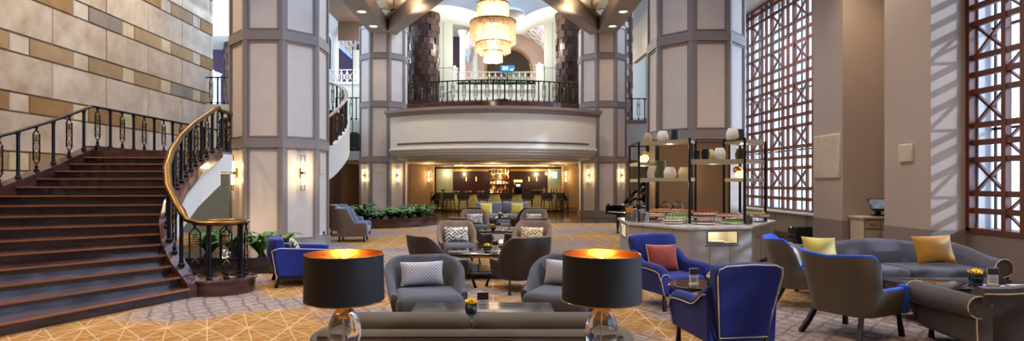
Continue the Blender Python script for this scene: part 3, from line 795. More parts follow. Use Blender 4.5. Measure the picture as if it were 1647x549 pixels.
# second flight: winding up behind the near left column
E1 = [(2.43, -6.6, 17.2), (2.55, -5.7, 17.3), (2.65, -5.12, 17.5), (3.2, -4.86, 18.4), (3.7, -5.02, 19.6), (4.2, -5.6, 20.9), (4.7, -6.9, 22.3), (5.1, -7.9, 24.6)]
E2 = [(2.43, -7.5, 19.0), (2.55, -7.3, 19.3), (2.65, -7.1, 19.6), (3.2, -7.0, 19.9), (3.7, -7.1, 20.4), (4.2, -7.7, 21.5), (4.7, -8.8, 22.9), (5.1, -10., 24.6)]
def flight2():
    o = Vector((-6, 20, 0)); t = thing('staircase', 'upper curved flight with white plaster side, turning behind the left column', 'staircase', o)
    zs = [2.43+RISE*i for i in range(18)]
    for i in range(17):
        z = zs[i]+RISE; a, b = Vector((*interp(E1, zs[i]), 0))-o, Vector((*interp(E1, min(5.1, zs[i+1]+.02)), 0))-o
        c, d = Vector((*interp(E2, min(5.1, zs[i+1]+.02)), 0))-o, Vector((*interp(E2, zs[i]), 0))-o
        mb = MB(); mb.prism([(p.x, p.y) for p in (a, b, c, d)], z-.4, z); mb.build('step', M_marble, t, smooth=0)
    s = []
    P1 = catmull([(x, y, z) for z, x, y in E1], 8)
    for i, p in enumerate(P1):
        q = P1[min(i+1, len(P1)-1)]-P1[max(i-1, 0)]; q.z = 0; q.normalize(); n = Vector((q.y, -q.x, 0))*.1
        b = p-o; s.append([b+n+Vector((0, 0, -.85)), b+n+Vector((0, 0, .1)), b-n*.5+Vector((0, 0, .1)), b-n*.5+Vector((0, 0, -.85))])
    mb = MB(); mb.sweep(s); mb.build('stringer', M_plaster, t, smooth=50)
    s2 = []
    for i in range(21):
        z = lerp(2.43, 5.1, i/20); a, b = Vector((*interp(E1, z), z-.6))-o, Vector((*interp(E2, z), z-.6))-o
        s2.append([a, b, b+Vector((0, 0, .04)), a+Vector((0, 0, .04))])
    mb = MB(); mb.sweep(s2); mb.build('soffit', M_plaster, t)
    return P1
P1 = flight2()
railing('stair_railing', 'iron balustrade with pale handrail winding up the curved upper flight behind the column', [p+Vector((0, 0, .1)) for p in P1], .3, h=.92, rr=.05, rail_m=mat('handrail_pale', rgb(176, 160, 138), .3, metal=.4))

# mezzanine and balcony railings
R = 7.18; a = math.asin(3.95/R)
railing('balcony_railing', 'black iron balustrade along the curved balcony edge', [(R*sin(t), BC-R*cos(t), 5.36) for t in [lerp(-a, a, i/40) for i in range(41)]], .262, h=.93, extra=.05)
railing('mezzanine_railing', 'black iron balustrade on the gallery beside the end of the stone wall', [(-12.45, 24.7, MZ), (-10.2, 24.7, MZ)], .3, h=1.15, extra=.08)
railing('mezzanine_railing', 'short black iron balustrade between the two left columns', [(-8.55, 31.15, MZ+.02), (-6.9, 31.15, MZ+.02)], .3, h=1.2, extra=.08)
railing('mezzanine_railing', 'short black iron balustrade right of the far right column', [(6.9, 31.15, MZ+.02), (8.6, 31.15, MZ+.02)], .34, h=1.15, extra=.08)
# ------------------------------------------------------------------ roof beams, skylight lattice, hub
HUB = Vector((0, 18.7, 9.2))
def beam(name, p0, p1, w, z0, z1, m, label):
    p0 = Vector(p0); p1 = Vector(p1)
    mb = MB(); c = (p0+p1)/2; d = p1-p0
    mb.bar(p0-c+Vector((0, 0, (z0+z1)/2)), p1-c+Vector((0, 0, (z0+z1)/2)), w, z1-z0)
    o = mb.build(name, m, None, smooth=0, loc=c, bevel=.03); o['kind'] = 'structure'
    return tag(o, label, 'beam')
beam('ceiling_beam', (-5.62, 28.2, 0), (-5.72, 15.4, 0), .95, 9.1, 9.75, M_beam, 'taupe ceiling beam with downlights running forward from the far left column')
beam('ceiling_beam', (5.62, 28.2, 0), (5.47, 15.5, 0), .95, 9.1, 9.75, M_beam, 'taupe ceiling beam with downlights running forward from the far right column')
def inner(cx, cy):
    c = Vector((cx, cy, 0)); h = Vector((HUB.x, HUB.y, 0)); d = (h-c).normalized()
    return c+d*.9, h-d*1.2
for (cx, cy, lb) in ((-5.6, 29.4, 'diagonal taupe ceiling beam from the far left column towards the chandelier'), (5.6, 29.4, 'diagonal taupe ceiling beam from the far right column towards the chandelier'),
                 (-5.72, 15.4, 'diagonal taupe ceiling beam from the near left column towards the chandelier'), (5.47, 15.5, 'diagonal taupe ceiling beam from the near right column towards the chandelier')):
    a, b = inner(cx, cy); beam('ceiling_beam', a, b, .62, 9.1, 9.9, M_beam, lb)
mb = MB(); mb.lathe([(.9, 9.1), (1.6, 9.15), (1.7, 9.3), (1.7, 9.8), (.9, 9.9)], (HUB.x, HUB.y, 0), 32)
struct('ceiling_hub', mb, M_plaster, 'round white ceiling hub above the chandelier', 'ceiling')
def lattice(tri, label, n=5):
    # triangulated skylight bars between beams
    A, B, C_ = [Vector(p) for p in tri]; t = thing('skylight_lattice', label, 'skylight', A, kind='structure')
    mb = MB()
    def P(i, j): return A+(B-A)*(i/n)+(C_-A)*(j/n)-A
    for i in range(n+1):
        for j in range(n+1-i):
            z = Vector((0, 0, 9.85+.5*sin(pi*min(1, (i+j)/n))))
            for (k, l) in ((i+1, j), (i, j+1)):
                if k+l <= n: mb.bar(P(i, j)+Vector((0, 0, 9.95)), P(k, l)+Vector((0, 0, 9.95)), .2, .42)
            if i > 0: 
                mb.bar(P(i, j)+Vector((0, 0, 9.95)), P(i-1, j+1)+Vector((0, 0, 9.95)), .2, .42)
    mb.build('bars', M_beamlit, t, smooth=0); return t
lattice(((-5.6, 28.6, 0), (-5.7, 16, 0), (-.8, 18.6, 0)), 'triangular cream skylight lattice between the left columns and the chandelier hub')
lattice(((5.6, 28.6, 0), (5.5, 16, 0), (.8, 18.6, 0)), 'triangular cream skylight lattice between the right columns and the chandelier hub')
mb = MB(); mb.bx(-6.9, 6.8, 7.5, 30.2, 11.5, 11.53); struct('ceiling_skylight', mb, M_glass, 'glass skylight over the atrium', 'skylight', smooth=0)
mb = MB()
for x in (-4.6, -2.3, 0, 2.3, 4.6): mb.bx(x-.06, x+.06, 7.5, 30.2, 11.4, 11.6)
for y in range(9, 30, 3): mb.bx(-6.9, 6.8, y-.06, y+.06, 11.4, 11.6)
struct('trim_4', mb, M_whitepaint, 'white glazing bars of the atrium skylight', 'trim', smooth=0)

# scalloped white soffit over the balcony
def scallop():
    mb = MB(); segs = []
    prof = []
    y0 = 29.6
    tops = 12.6
    bays = [(-5.0, -.35), (1.6, 5.6)]
    pts = []
    for a, b in bays:
        for i in range(17):
            u = i/16; pts.append((lerp(a, b, u), 10.3+.62*(1-(2*u-1)**2)))
    # wall strip with arched lower edge
    n = len(pts); secs = []
    for x, z in pts: secs.append([(x, y0, z), (x, y0, tops), (x, y0+.35, tops), (x, y0+.35, z)])
    mb.sweep(secs); o = struct('ceiling_scallop', mb, M_plaster, 'white scalloped plaster soffit above the balcony', 'ceiling', smooth=30)
    mb = MB()
    for i in range(len(pts)-1):
        (xa, za), (xb, zb) = pts[i], pts[i+1]
    secs = [[(x, y0+.35, z), (x, y0+3.5, z), (x, y0+3.5, z+.1), (x, y0+.35, z+.1)] for x, z in pts]
    mb.sweep(secs); struct('ceiling_vault', mb, M_plaster, 'shallow white vaults behind the scalloped soffit', 'ceiling', smooth=40)
    mb = MB(); mb.lathe([(0.02, 10.05), (.75, 10.1), (.95, 10.2), (1.0, 10.32), (.9, 10.45), (.0, 10.45)], (.65, 29.3, 0), 32); struct('ceiling_medallion', mb, M_plaster, 'round white plaster medallion on the soffit', 'ceiling')
scallop()

# ------------------------------------------------------------------ chandelier
def chandelier():
    y = 19.; k = y/F
    t = thing('chandelier', 'large tiered crystal chandelier glowing warm above the seating', 'chandelier', (0, y, 0))
    cx = 0
    def tier(r, z0, z1, name='crystal_tier'):
        mb = MB(); n = 64
        for q in range(n):
            a = 2*pi*q/n; zl = z0+random.uniform(0, .05)
            mb.box((r*cos(a), r*sin(a), (zl+z1)/2), (.012, 2*pi*r/n*.8, z1-zl), rz=a)
        mb.build(name, M_chand, t, smooth=0)
        mb = MB(); mb.lathe([(r-.03, z1), (r+.02, z1), (r+.02, z1+.035), (r-.03, z1+.035)], n=48); mb.build('tier_ring', M_brass, t)
    Z = lambda yy: EYE+(HOR-yy)*k
    for x0, x1, ya, yb in ((777.5, 807.5, -16, 6), (766.7, 818, 8, 38), (756, 829.6, 37, 71), (765, 822, 71, 86), (777, 807.5, 84, 101)):
        tier((x1-x0)/2*k, Z(yb), Z(ya))
    # inner, finer cylinders of drops
    tier(.42, Z(60), Z(10)); tier(.55, Z(82), Z(44)); tier(.16, Z(99), Z(70))
    mb = MB(); mb.cyl((0, 0, Z(99)+.2), (0, 0, 9.15), .03); mb.build('stem', M_brass, t)
    for zz, r, nb in ((Z(22), .3, 5), (Z(54), .5, 7), (Z(92), .1, 2)):
        for q in range(nb):
            a = 2*pi*q/nb; mb = MB(); mb.sphere((r*cos(a), r*sin(a), zz), .055, 10, 8, sz=1.5); mb.build('bulb', M_bulb, t)
    for zz in (22, 52, 76, 94): light('POINT', 'chandelier_light', (0, y, Z(zz)), 200, (1, .86, .68), .22, parent=None)
    return t
chandelier()

# ------------------------------------------------------------------ mezzanine lounge beyond the balcony
def blockpillar(cx, cy, r, z0, z1, label):
    mb = MB(); rnd = random.Random(int(cx*10)); z = z0; n = 15
    mb.lathe([(r-.1, z0), (r-.1, z1)], (cx, cy, 0), 24, m=0)
    row = 0
    while z < z1:
        h = .34
        for q in range(n):
            a = 2*pi*(q+.5*(row % 2))/n; d = rnd.uniform(0, .11); hh = h
            mb.box((cx+(r-.08+d/2)*cos(a), cy+(r-.08+d/2)*sin(a), z+hh/2), (.2+d, 2*pi*r/n*1.06, hh*.985), rz=a, m=rnd.randint(0, 2))
        z += h; row += 1
    o = mb.build('block_pillar', M_blockwood, smooth=0); o['kind'] = 'structure'; tag(o, label, 'pillar')
blockpillar(-3.75, 31.2, .72, MZ, 11.5, 'round pillar of stacked dark wood blocks left of the balcony chandelier')
blockpillar(4.25, 31.2, .72, MZ, 11.5, 'round pillar of stacked dark wood blocks right of the balcony chandelier')
blockpillar(-15.75, 35., .6, MZ, 10.2, 'dark wood block pillar glimpsed beyond the stone wall')
blockpillar(7.42, 33.2, .55, MZ, 11.5, 'dark wood block pillar glimpsed at the far right gallery')
def boxpillar(cx, cy, w, d, z0, z1, label):
    mb = MB(); mb.bx(cx-w/2, cx+w/2, cy-d/2, cy+d/2, z0, z1)
    for z in (z0+3.2, z0+6.0): mb.bx(cx-w/2-.02, cx+w/2+.02, cy-d/2-.02, cy+d/2+.02, z-.015, z+.015, 1)
    mb.bx(cx-.01, cx+.01, cy-d/2-.015, cy, z0, z1, 1)
    o = mb.build('square_pillar', [M_pillar, M_trim], smooth=0); o['kind'] = 'structure'; tag(o, label, 'pillar')
boxpillar(-2.85, 33.2, 1.0, .8, MZ, 11.6, 'pale celadon square pillar just right of the left block pillar')
boxpillar(3.4, 33.2, .8, .8, MZ, 11.6, 'pale celadon square pillar just left of the right block pillar')
mb = MB()
for i, x in enumerate((7.2, 8.0, 8.8, 9.6)): mb.bx(x, x+.8, 36+.1*(i % 2), 36.3, MZ, 12, m=i % 2)
struct('wall_gallery', mb, [M_whitepaint, mat('pale_green_stripe', rgb(176, 200, 180), .6)], 'white and pale green striped wall behind the right gallery', 'wall', smooth=0)
# raised terrace with white planter front, hedge, balustrade
mb = MB(); mb.bx(-2.35, 3.3, 34, 44, MZ, 7.45); mb.bx(-2.35, 3.3, 33.95, 34.1, 7.35, 7.5); struct('floor_terrace', mb, M_whitepaint, 'white raised terrace front behind the balcony', 'floor', smooth=0)
def wbal_mesh(h):
    mb = MB(); w = .17
    mb.bar((-w, 0, 0), (-w, 0, h), .035); mb.bar((w, 0, 0), (w, 0, h), .035)
    mb.bar((-w, 0, .08), (w, 0, h-.08), .03); mb.bar((w, 0, .08), (-w, 0, h-.08), .03)
    mb.tube([(.08*cos(q*pi/6), 0, h/2+.12*sin(q*pi/6)) for q in range(12)], .014, n=5, closed=True); mb.bar((-w, 0, .06), (w, 0, .06), .04)
    o = mb.build('white_baluster', M_whitepaint); me = o.data; bpy.data.objects.remove(o); return me
WB = wbal_mesh(.75)
def wrail(label, pts, h=.75):
    t = railing('white_railing', label, pts, .36, h=BALH, rail_m=M_whitepaint, rr=.045, pm=WB, om=WB, orn=False)
    for c in t.children:
        if c.name.startswith('baluster'): c.scale = (1, 1, BALH/.75)
        if c.name.startswith('baluster'): c.name = 'white_baluster'
    return t
wrail('white lattice balustrade on the raised terrace behind the chandelier', [(-2.2, 34.4, 7.5), (3.2, 34.4, 7.5)])
def post(cx, cy, z0, z1, w, label, kind='post'):
    mb = MB(); mb.bx(cx-w/2, cx+w/2, cy-w/2, cy+w/2, z0, z1); mb.bx(cx-w/2-.05, cx+w/2+.05, cy-w/2-.05, cy+w/2+.05, z1, z1+.08); mb.sphere((cx, cy, z1+.16), .1, 12, 8)
    tag(mb.build('newel_post', M_whitepaint), label, 'post')
post(-2.3, 34.3, MZ, 8.5, .3, 'white newel post at the left end of the terrace balustrade')
post(2.72, 33.4, MZ, 8.5, .42, 'white newel post at the right end of the terrace balustrade')
post(-15.2, 31.0, MZ, 7.6, .6, 'white newel post on the gallery beyond the stone wall')
wrail('white sloping stair balustrade left behind the balcony', [(-3.2, 32.6, 5.9), (-1.3, 32.9, 6.5)])
def leafclump(mb, c, n, r, rnd, sz=.12, up=.5, flat=.5):
    for q in range(n):
        a = rnd.uniform(0, 2*pi); el = rnd.uniform(.1, 1.3); d = Vector((cos(a)*cos(el), sin(a)*cos(el), sin(el)*up+.1))
        p0 = Vector(c)+Vector((rnd.uniform(-r, r)*.3, rnd.uniform(-r, r)*.3, 0)); p1 = p0+d*r*rnd.uniform(.6, 1.1)
        s = Vector((-sin(a), cos(a), rnd.uniform(-.3, .3)))*sz*rnd.uniform(.6, 1.)
        mid = p0.lerp(p1, .55)+Vector((0, 0, r*.12)); tip = p1-Vector((0, 0, r*.12*flat))
        mb.add([p0, mid-s, mid+Vector((0, 0, -.02)), mid+s, tip], [(0, 1, 2), (0, 2, 3), (1, 4, 2), (2, 4, 3)])
rnd = random.Random(5)
mb = MB()
for i in range(60): leafclump(mb, (lerp(-2.0, 2.9, i/59), 33.85, 7.5), 9, .3, rnd, .07, .8)
o = mb.build('hedge', M_leafdk, smooth=0); tag(o, 'clipped green hedge along the white terrace front', 'hedge', kind='stuff')
mb = MB(); mb.bx(-2.2, 3.1, 33.72, 33.98, 7.2, 7.5); o = mb.build('planter_box', M_whitepaint, smooth=0); tag(o, 'long white planter box under the terrace hedge', 'planter')
# white slender columns, arches, pink wall with horseshoe opening, purple walls
def roundcol(cx, cy, r, z0, z1, label):
    mb = MB(); mb.lathe([(r*1.4, z0), (r*1.4, z0+.2), (r*1.1, z0+.3), (r, z0+.35), (r*.92, z1-.5), (r*1.0, z1-.45), (r*1.05, z1-.35), (r*1.5, z1-.12), (r*1.5, z1)], (cx, cy, 0), 20)
    o = mb.build('round_column', M_pillar); o['kind'] = 'structure'; tag(o, label, 'column')
roundcol(-2.1, 39.5, .22, MZ, 12.2, 'slender white column left of the chandelier on the mezzanine')
roundcol(-1.35, 43, .22, MZ, 12.0, 'second slender white column behind, nearer the pink wall')
roundcol(4.1, 43, .22, MZ, 12.2, 'slender white column at the right foot of the lattice vault')
roundcol(-10.5, 38, .26, 8.2, 11.6, 'white column on the upper left terrace, nearest the near column')
roundcol(-9.45, 39.5, .26, 8.2, 10.8, 'white column on the upper left terrace under the neon arch')
def arcwall():
    # pink limestone wall with a horseshoe doorway
    y = 44.; cx, r = 1.2, 1.75; zc = 10.3; x0, x1, zt = -2.3, 4.2, 13.3
    z0 = 7.4
    hole = []
    a0 = -.62
    for i in range(33):
        a = lerp(a0, pi-a0, i/32); hole.append((cx+r*cos(a), zc+r*sin(a)))
    bx = r*cos(a0)
    hole = [(cx+bx, z0)]+hole+[(cx-bx, z0)]
    outer = [(x1, z0)]
    n = len(hole)
    for i in range(1, n-1):
        t = (i-1)/(n-3)
        if t < .3: outer.append((x1, lerp(z0+1, zt, t/.3)))
        elif t < .7: outer.append((lerp(x1, x0, (t-.3)/.4), zt))
        else: outer.append((x0, lerp(zt, z0+1, (t-.7)/.3)))
    outer.append((x0, z0))
    mb = MB()
    for d in (0, .5):
        pass
    vs = [(x, y, z) for x, z in hole]+[(x, y, z) for x, z in outer]+[(x, y+.5, z) for x, z in hole]
    fs = [(i, i+1, n+i+1, n+i) for i in range(n-1)]+[(i, i+1, 2*n+i+1, 2*n+i) for i in range(n-1)]
    mb.add(vs, fs)
    struct('wall_arch', mb, M_pinkwall, 'pink limestone wall with a horseshoe arch doorway behind the chandelier', 'wall', smooth=0)
    mb = MB(); mb.tube([(x, y-.02, z) for x, z in hole[1:-1]], .09, n=8); struct('trim_5', mb, M_brass, 'gilded rim of the horseshoe arch', 'trim')
    mb = MB(); mb.bx(-2.3, 4.2, 46.0, 46.2, z0, 13.3); struct('wall_inner', mb, M_darkceil, 'dark wall seen through the horseshoe arch', 'wall', smooth=0)
arcwall()
mb = MB(); mb.bx(1.0, 2.6, 45, 45.6, 7.45, 10.2); mb.bx(.9, 2.7, 44.9, 45.7, 10.2, 10.35)
for z in (8.2, 8.9, 9.6): mb.bx(.95, 2.65, 44.95, 45.2, z, z+.06)
tag(mb.build('display_cabinet', mat('sage_paint', rgb(120, 136, 104), .5), smooth=0), 'tall sage green cabinet inside the horseshoe arch', 'cabinet')
mb = MB(); mb.bx(-13.5, -2.3, 45, 45.2, MZ, 13.3); mb.bx(4.2, 10.6, 45, 45.2, MZ, 13.3); struct('wall_far', mb, M_purple, 'dim purple wall at the back of the mezzanine', 'wall', smooth=0)
mb = MB(); mb.bx(-22, -11, 36.5, 36.7, MZ, 10.2); struct('wall_gallery_left', mb, M_purple, 'purple wall beyond the left gallery', 'wall', smooth=0)
mb = MB(); mb.bx(-24, -11.0, 33.0, 33.3, 10.3, 14); mb.bx(-24, -11.0, 33.0, 36.7, 10.2, 10.3); mb.bx(-24, -11.0, 32.8, 33.0, 11.9, 12.1); struct('wall_bulkhead', mb, M_plaster, 'white plaster bulkhead above the left gallery', 'wall', smooth=0)
mb = MB(); mb.bx(-26, -13.5, 24.6, 36.7, 4.9, MZ); mb.bx(-22.2, -22, 24.6, 36.7, MZ, 13); struct('floor_gallery', mb, M_plaster, 'gallery floor beyond the stone wall', 'floor', smooth=0)
# upper left terrace
mb = MB(); mb.bx(-12, -8.4, 37.2, 44, 7.4, 8.2); mb.bx(-12, -8.35, 37.1, 44, 8.1, 8.22); mb.bx(-12, -8.4, 37.2, 37.5, MZ, 7.4); struct('floor_upper_terrace', mb, M_pillar, 'pale upper terrace seen between the left columns', 'floor', smooth=0)
wrail('white lattice balustrade on the upper terrace between the left columns', [(-11.6, 37.4, 8.22), (-8.6, 37.4, 8.22)])
def vault(x0, x1, y0, y1, zs, h, label, n=9, neon=True):
    # diamond lattice barrel vault with neon-lit springing
    c = (x0+x1)/2; r = (x1-x0)/2; t = thing('lattice_vault', label, 'vault', (c, y0, zs), kind='structure')
    def P(u, v): a = pi*u; return Vector((-r*cos(a), (y1-y0)*v, h*sin(a)))
    mb = MB(); N = n; Mv = 4
    for i in range(N):
        for j in range(Mv):
            mb.bar(P(i/N, j/Mv), P((i+1)/N, (j+1)/Mv), .2, .12); mb.bar(P((i+1)/N, j/Mv), P(i/N, (j+1)/Mv), .2, .12)
    mb.build('lattice_bars', M_plaster, t, smooth=0)
    mb = MB(); mb.sweep([[P(i/24, 0)*s+Vector((0, yy, 0)) for s, yy in ((1.06, -.1), (1.06, .2), (.92, .2), (.92, -.1))] for i in range(25)]); mb.build('arch_rib', M_plaster, t)
    mb = MB(); mb.tube([P(i/24, 0)*.90+Vector((0, -.06, 0)) for i in range(25)], .055, n=6); mb.build('neon_strip', M_violet, t)
    mb = MB(); mb.tube([(-r, 0, .0), (-r, y1-y0, .0)], .07, n=6); mb.tube([(r, 0, .0), (r, y1-y0, .0)], .07, n=6); mb.build('neon_strip', M_neon, t)
    return t
vault(-1.9, 4.2, 39.5, 43.8, 11.0, 2.2, 'white diamond lattice vault with violet neon edge behind the chandelier')
vault(-10.5, -6.4, 38, 43, 11.0, 2.0, 'white diamond lattice vault with blue neon between the left columns')
mb = MB(); mb.bx(-10, -6.6, 31.4, 37, 12.1, 12.3); mb.bx(-10, -6.6, 36.9, 37, 10.9, 12.3); struct('ceiling_dark', mb, M_darkceil, 'dark timber ceiling between the left columns', 'ceiling', smooth=0)
# screen and bowl
def monitor():
    d = 34.2; c = px(816, 118, d); t = thing('monitor', 'blue lit monitor standing on the terrace under the chandelier', 'monitor', (c.x, d-.12, 8.05))
    mb = MB(); mb.rbox((0, 0, .5), (.86, .06, .42), .02); mb.build('screen_case', M_black, t)
    mb = MB(); mb.bx(-.4, .4, -.034, -.03, .32, .68); mb.build('screen', M_screen, t, smooth=0)
    mb = MB(); mb.bx(-.3, .05, -.037, -.033, .4, .62); mb.bx(.15, .35, -.037, -.033, .36, .5); mb.build('screen_image', M_screenw, t, smooth=0)
    mb = MB(); mb.cyl((0, .02, -.6), (0, .02, .3), .03); mb.lathe([(.18, -.62), (.18, -.59), (.04, -.57)], (0, .02, 0), 16); mb.build('stand', M_black, t)
    t.location.z = 8.02
monitor()
def bowl():
    d = 27.; c = px(807, 160, d); t = thing('planter_bowl', 'dark round bowl of yellow flowers standing behind the balcony railing', 'bowl', (c.x, d, MZ))
    mb = MB(); mb.lathe([(.16, 0), (.2, .02), (.3, .2), (.36, .42), (.34, .44), (.3, .3), (.02, .3)], n=24, c=(0, 0, .1)); mb.lathe([(.22, 0), (.22, .06), (.1, .12)], n=16); mb.build('bowl', M_navy, t)
    mb = MB(); rnd = random.Random(2)
    for q in range(30): a = rnd.uniform(0, 6.28); r = rnd.uniform(0, .28); mb.sphere((r*cos(a), r*sin(a), .5+rnd.uniform(0, .06)), .05, 6, 4)
    mb.build('flowers', mat('bowl_flowers', rgb(150, 140, 60), .6), t)
bowl()

# ------------------------------------------------------------------ planters with ferns
def fern(loc, r, h, label, n=26, seed=1, mats=None, cat='plant', group=None):
    rnd = random.Random(seed); t = thing('fern', label, cat, loc, group=group); mb = MB()
    for q in range(n):
        a = 2*pi*q/n+rnd.uniform(-.2, .2); L = r*rnd.uniform(.7, 1.15); hh = h*rnd.uniform(.6, 1.1)
        prev = None; w0 = r*.16
        pts = [Vector((cos(a)*L*u, sin(a)*L*u, hh*(1.9*u-1.25*u*u))) for u in (0, .2, .4, .6, .8, 1.)]
        s = Vector((-sin(a), cos(a), 0))
        for i in range(5):
            w1 = w0*(.5, 1., 1., .75, .45, .08)[i]; w2 = w0*(.5, 1., 1., .75, .45, .08)[i+1]
            p, q2 = pts[i], pts[i+1]
            mb.add([p-s*w1, p+Vector((0, 0, .015)), q2+Vector((0, 0, .015)), q2-s*w2], [(0, 1, 2, 3)]); mb.add([p+Vector((0, 0, .015)), p+s*w1, q2+s*w2, q2+Vector((0, 0, .015))], [(0, 1, 2, 3)])
    mb.build('fronds', (mats or M_leaf), t, smooth=0)
    mb = MB(); mb.cyl((0, 0, -.02), (0, 0, h*.18), r*.07, r*.12, 8); mb.build('crown', M_leafdk, t)
    return t
def planter(c, rx, ry, z, label):
    t = thing('planter', label, 'planter', (c[0], c[1], 0)); mb = MB(); n = 48
    out = [(rx*cos(2*pi*i/n), ry*sin(2*pi*i/n)) for i in range(n)]; inn = [(x*.92, y*.92) for x, y in out]
    mb.lathe([(1, 0), (1, z-.05), (1.03, z-.04), (1.03, z), (.92, z), (.92, z-.1)], n=n, sx=rx, sy=ry); mb.build('kerb', M_marble, t)
    mb = MB(); mb.lathe([(.92, z-.1), (.0001, z-.08)], n=n, sx=rx, sy=ry); mb.build('soil', M_soil, t); return t
planter((-5.0, 24.2), 2.75, 2.8, .34, 'curved dark marble planter filled with ferns in front of the far left column')
rnd = random.Random(11)
sites = []
for i in range(20):
    a = lerp(pi*1.02, pi*2.05, i/19); rr = (1.9, 2.2, 1.5)[i % 3]; sites.append((-5.0+rr*cos(a), 24.2+rr*sin(a)))
sites += [(-6.2, 24.2), (-5.2, 24.3), (-4.2, 24.6), (-3.3, 25.0), (-5.6, 25.2)]
for i, (x, y) in enumerate(sites):
    fern((x, y, .26), rnd.uniform(.42, .6), rnd.uniform(.42, .72), 'green fern in the curved marble planter before the far left column', seed=i, n=22, mats=(M_leaf if i % 3 else M_leafdk), group='ferns in the marble planter')
# planting bed below the stairs
mb = MB(); mb.prism([(-6.4, 10.9), (-3.95, 10.9), (-3.95, 12.2), (-6.4, 12.4)], 0, .3); o = mb.build('planter', M_marbledk, smooth=0, bevel=.02); tag(o, 'low dark marble planting bed under the staircase, behind the newel scroll', 'planter')
for i, (x, y) in enumerate(((-5.6, 11.3), (-5.1, 11.25), (-4.6, 11.3), (-4.25, 11.5), (-5.3, 11.8), (-4.8, 11.9), (-5.9, 11.8))):
    fern((x, y, .31), .42, .55, 'leafy green plant in the bed under the staircase', seed=40+i, n=20, mats=M_leaf, group='plants under the staircase')
mb = MB(); mb.sphere((-5.15, 11.0, .38), .1, 14, 10, sz=.7); tag(mb.build('garden_stone', M_white), 'rounded white stone among the plants under the staircase', 'stone')
mb = MB(); mb.bx(-12.3, -8.8, 24.4, 24.5, 0, 2.9); mb.bx(-8.8, -8.6, 24.4, 31, 0, 2.9); struct('wall_under_mezzanine', mb, M_wallbrown, 'brown timber wall under the mezzanine edge', 'wall', smooth=0)
mb = MB(); mb.bx(-12.3, -7.1, 19.8, 20.0, 0, 2.1); struct('wall_under_stair', mb, mat('teal_wall', rgb(128, 140, 136), .6), 'dim grey-green wall behind the staircase', 'wall', smooth=0)
# ------------------------------------------------------------------ bar
BY = 33.2      # bar front

mb = MB(); mb.bx(-8.5, 8.5, 31.1, 42, 2.72, 2.92); mb.prism([(7.0*sin(t), BC-7.0*cos(t)) for t in [lerp(-.62, .62, i/24) for i in range(25)]]+[(4.2, 31.1), (-4.2, 31.1)], 2.72, 2.8)
struct('ceiling_bar', mb, M_barceil, 'low warm ceiling of the bar under the balcony', 'ceiling', smooth=0)
mb = MB(); mb.bx(-8.5, -4.05, 37.4, 37.6, 0, 2.72, 0); mb.bx(4.9, 8.5, 37.4, 37.6, 0, 2.72, 0); struct('wall_bar_side', mb, M_wallbrown, 'brown timber wall flanking the bar', 'wall', smooth=0)
# tan pilasters carrying sconces at each end of the bar
def pil(x0, x1, y, label):
    mb = MB(); mb.bx(x0, x1, y, y+.5, 0, 2.72); mb.bx(x0-.04, x1+.04, y-.04, y+.5, 0, .25, 1); 
    for x in (x0+.1, x1-.1): mb.bx(x-.012, x+.012, y-.012, y, .35, 2.6, 1)
    o = mb.build('pilaster', [M_tanwall, M_beam], smooth=0, bevel=.01); o['kind'] = 'structure'; tag(o, label, 'pilaster')
pil(-5.05, -3.55, 34.2, 'tan panelled wall end left of the bar')
pil(4.15, 5.6, 34.2, 'tan panelled wall end right of the bar')
# back bar wall
BWY = 37.4
mb = MB(); mb.bx(-4.1, 5.0, BWY, BWY+.2, 0, 2.72); struct('wall_bar_back', mb, M_maroon, 'glossy maroon back wall of the bar', 'wall', smooth=0)
mb = MB()
for x0, x1 in ((-3.7, -2.6), (3.55, 4.4)): mb.bx(x0, x1, BWY-.3, BWY-.25, .8, 2.6)
struct('wall_bar_panels', mb, M_palegreen, 'pale green glass panels at both ends of the back bar', 'panel', smooth=0)
mb = MB(); mb.bx(-3.6, 4.4, BWY-.12, BWY-.06, 2.45, 2.6, 0); struct('trim_6', mb, M_brass, 'brass trim above the back bar', 'trim', smooth=0)
# curved counter
def barc():
    cx = .55; t = thing('bar_counter', 'long curved bar counter with ribbed lit front and dark top', 'counter', (cx, BY, 0))
    def path(off):
        W = 3.35-off*.6; pts = []
        P = [(-W-.55, 2.0), (-W-.25, .75), (-W+.5, off+.02), (0, off-.12), (W-.5, off+.02), (W+.25, .75), (W+.55, 2.0)]
        return catmull([(x, y, 0) for x, y in P], 8)
    def band(o0, o1, z0, z1, name, m):
        a, b = path(o0), path(o1); secs = [[p+Vector((0, 0, z0)), q+Vector((0, 0, z0)), q+Vector((0, 0, z1)), p+Vector((0, 0, z1))] for p, q in zip(a, b)]
        mb = MB(); mb.sweep(secs); mb.build(name, m, t, smooth=40)
    band(.05, .5, .12, 1.03, 'front', M_barfront); band(-.18, .62, 1.05, 1.13, 'counter_top', M_black); band(.12, .5, 0, .12, 'plinth', M_leg)
    band(.03, .06, .0, .05, 'foot_rail', M_brass)
    return t
barc()
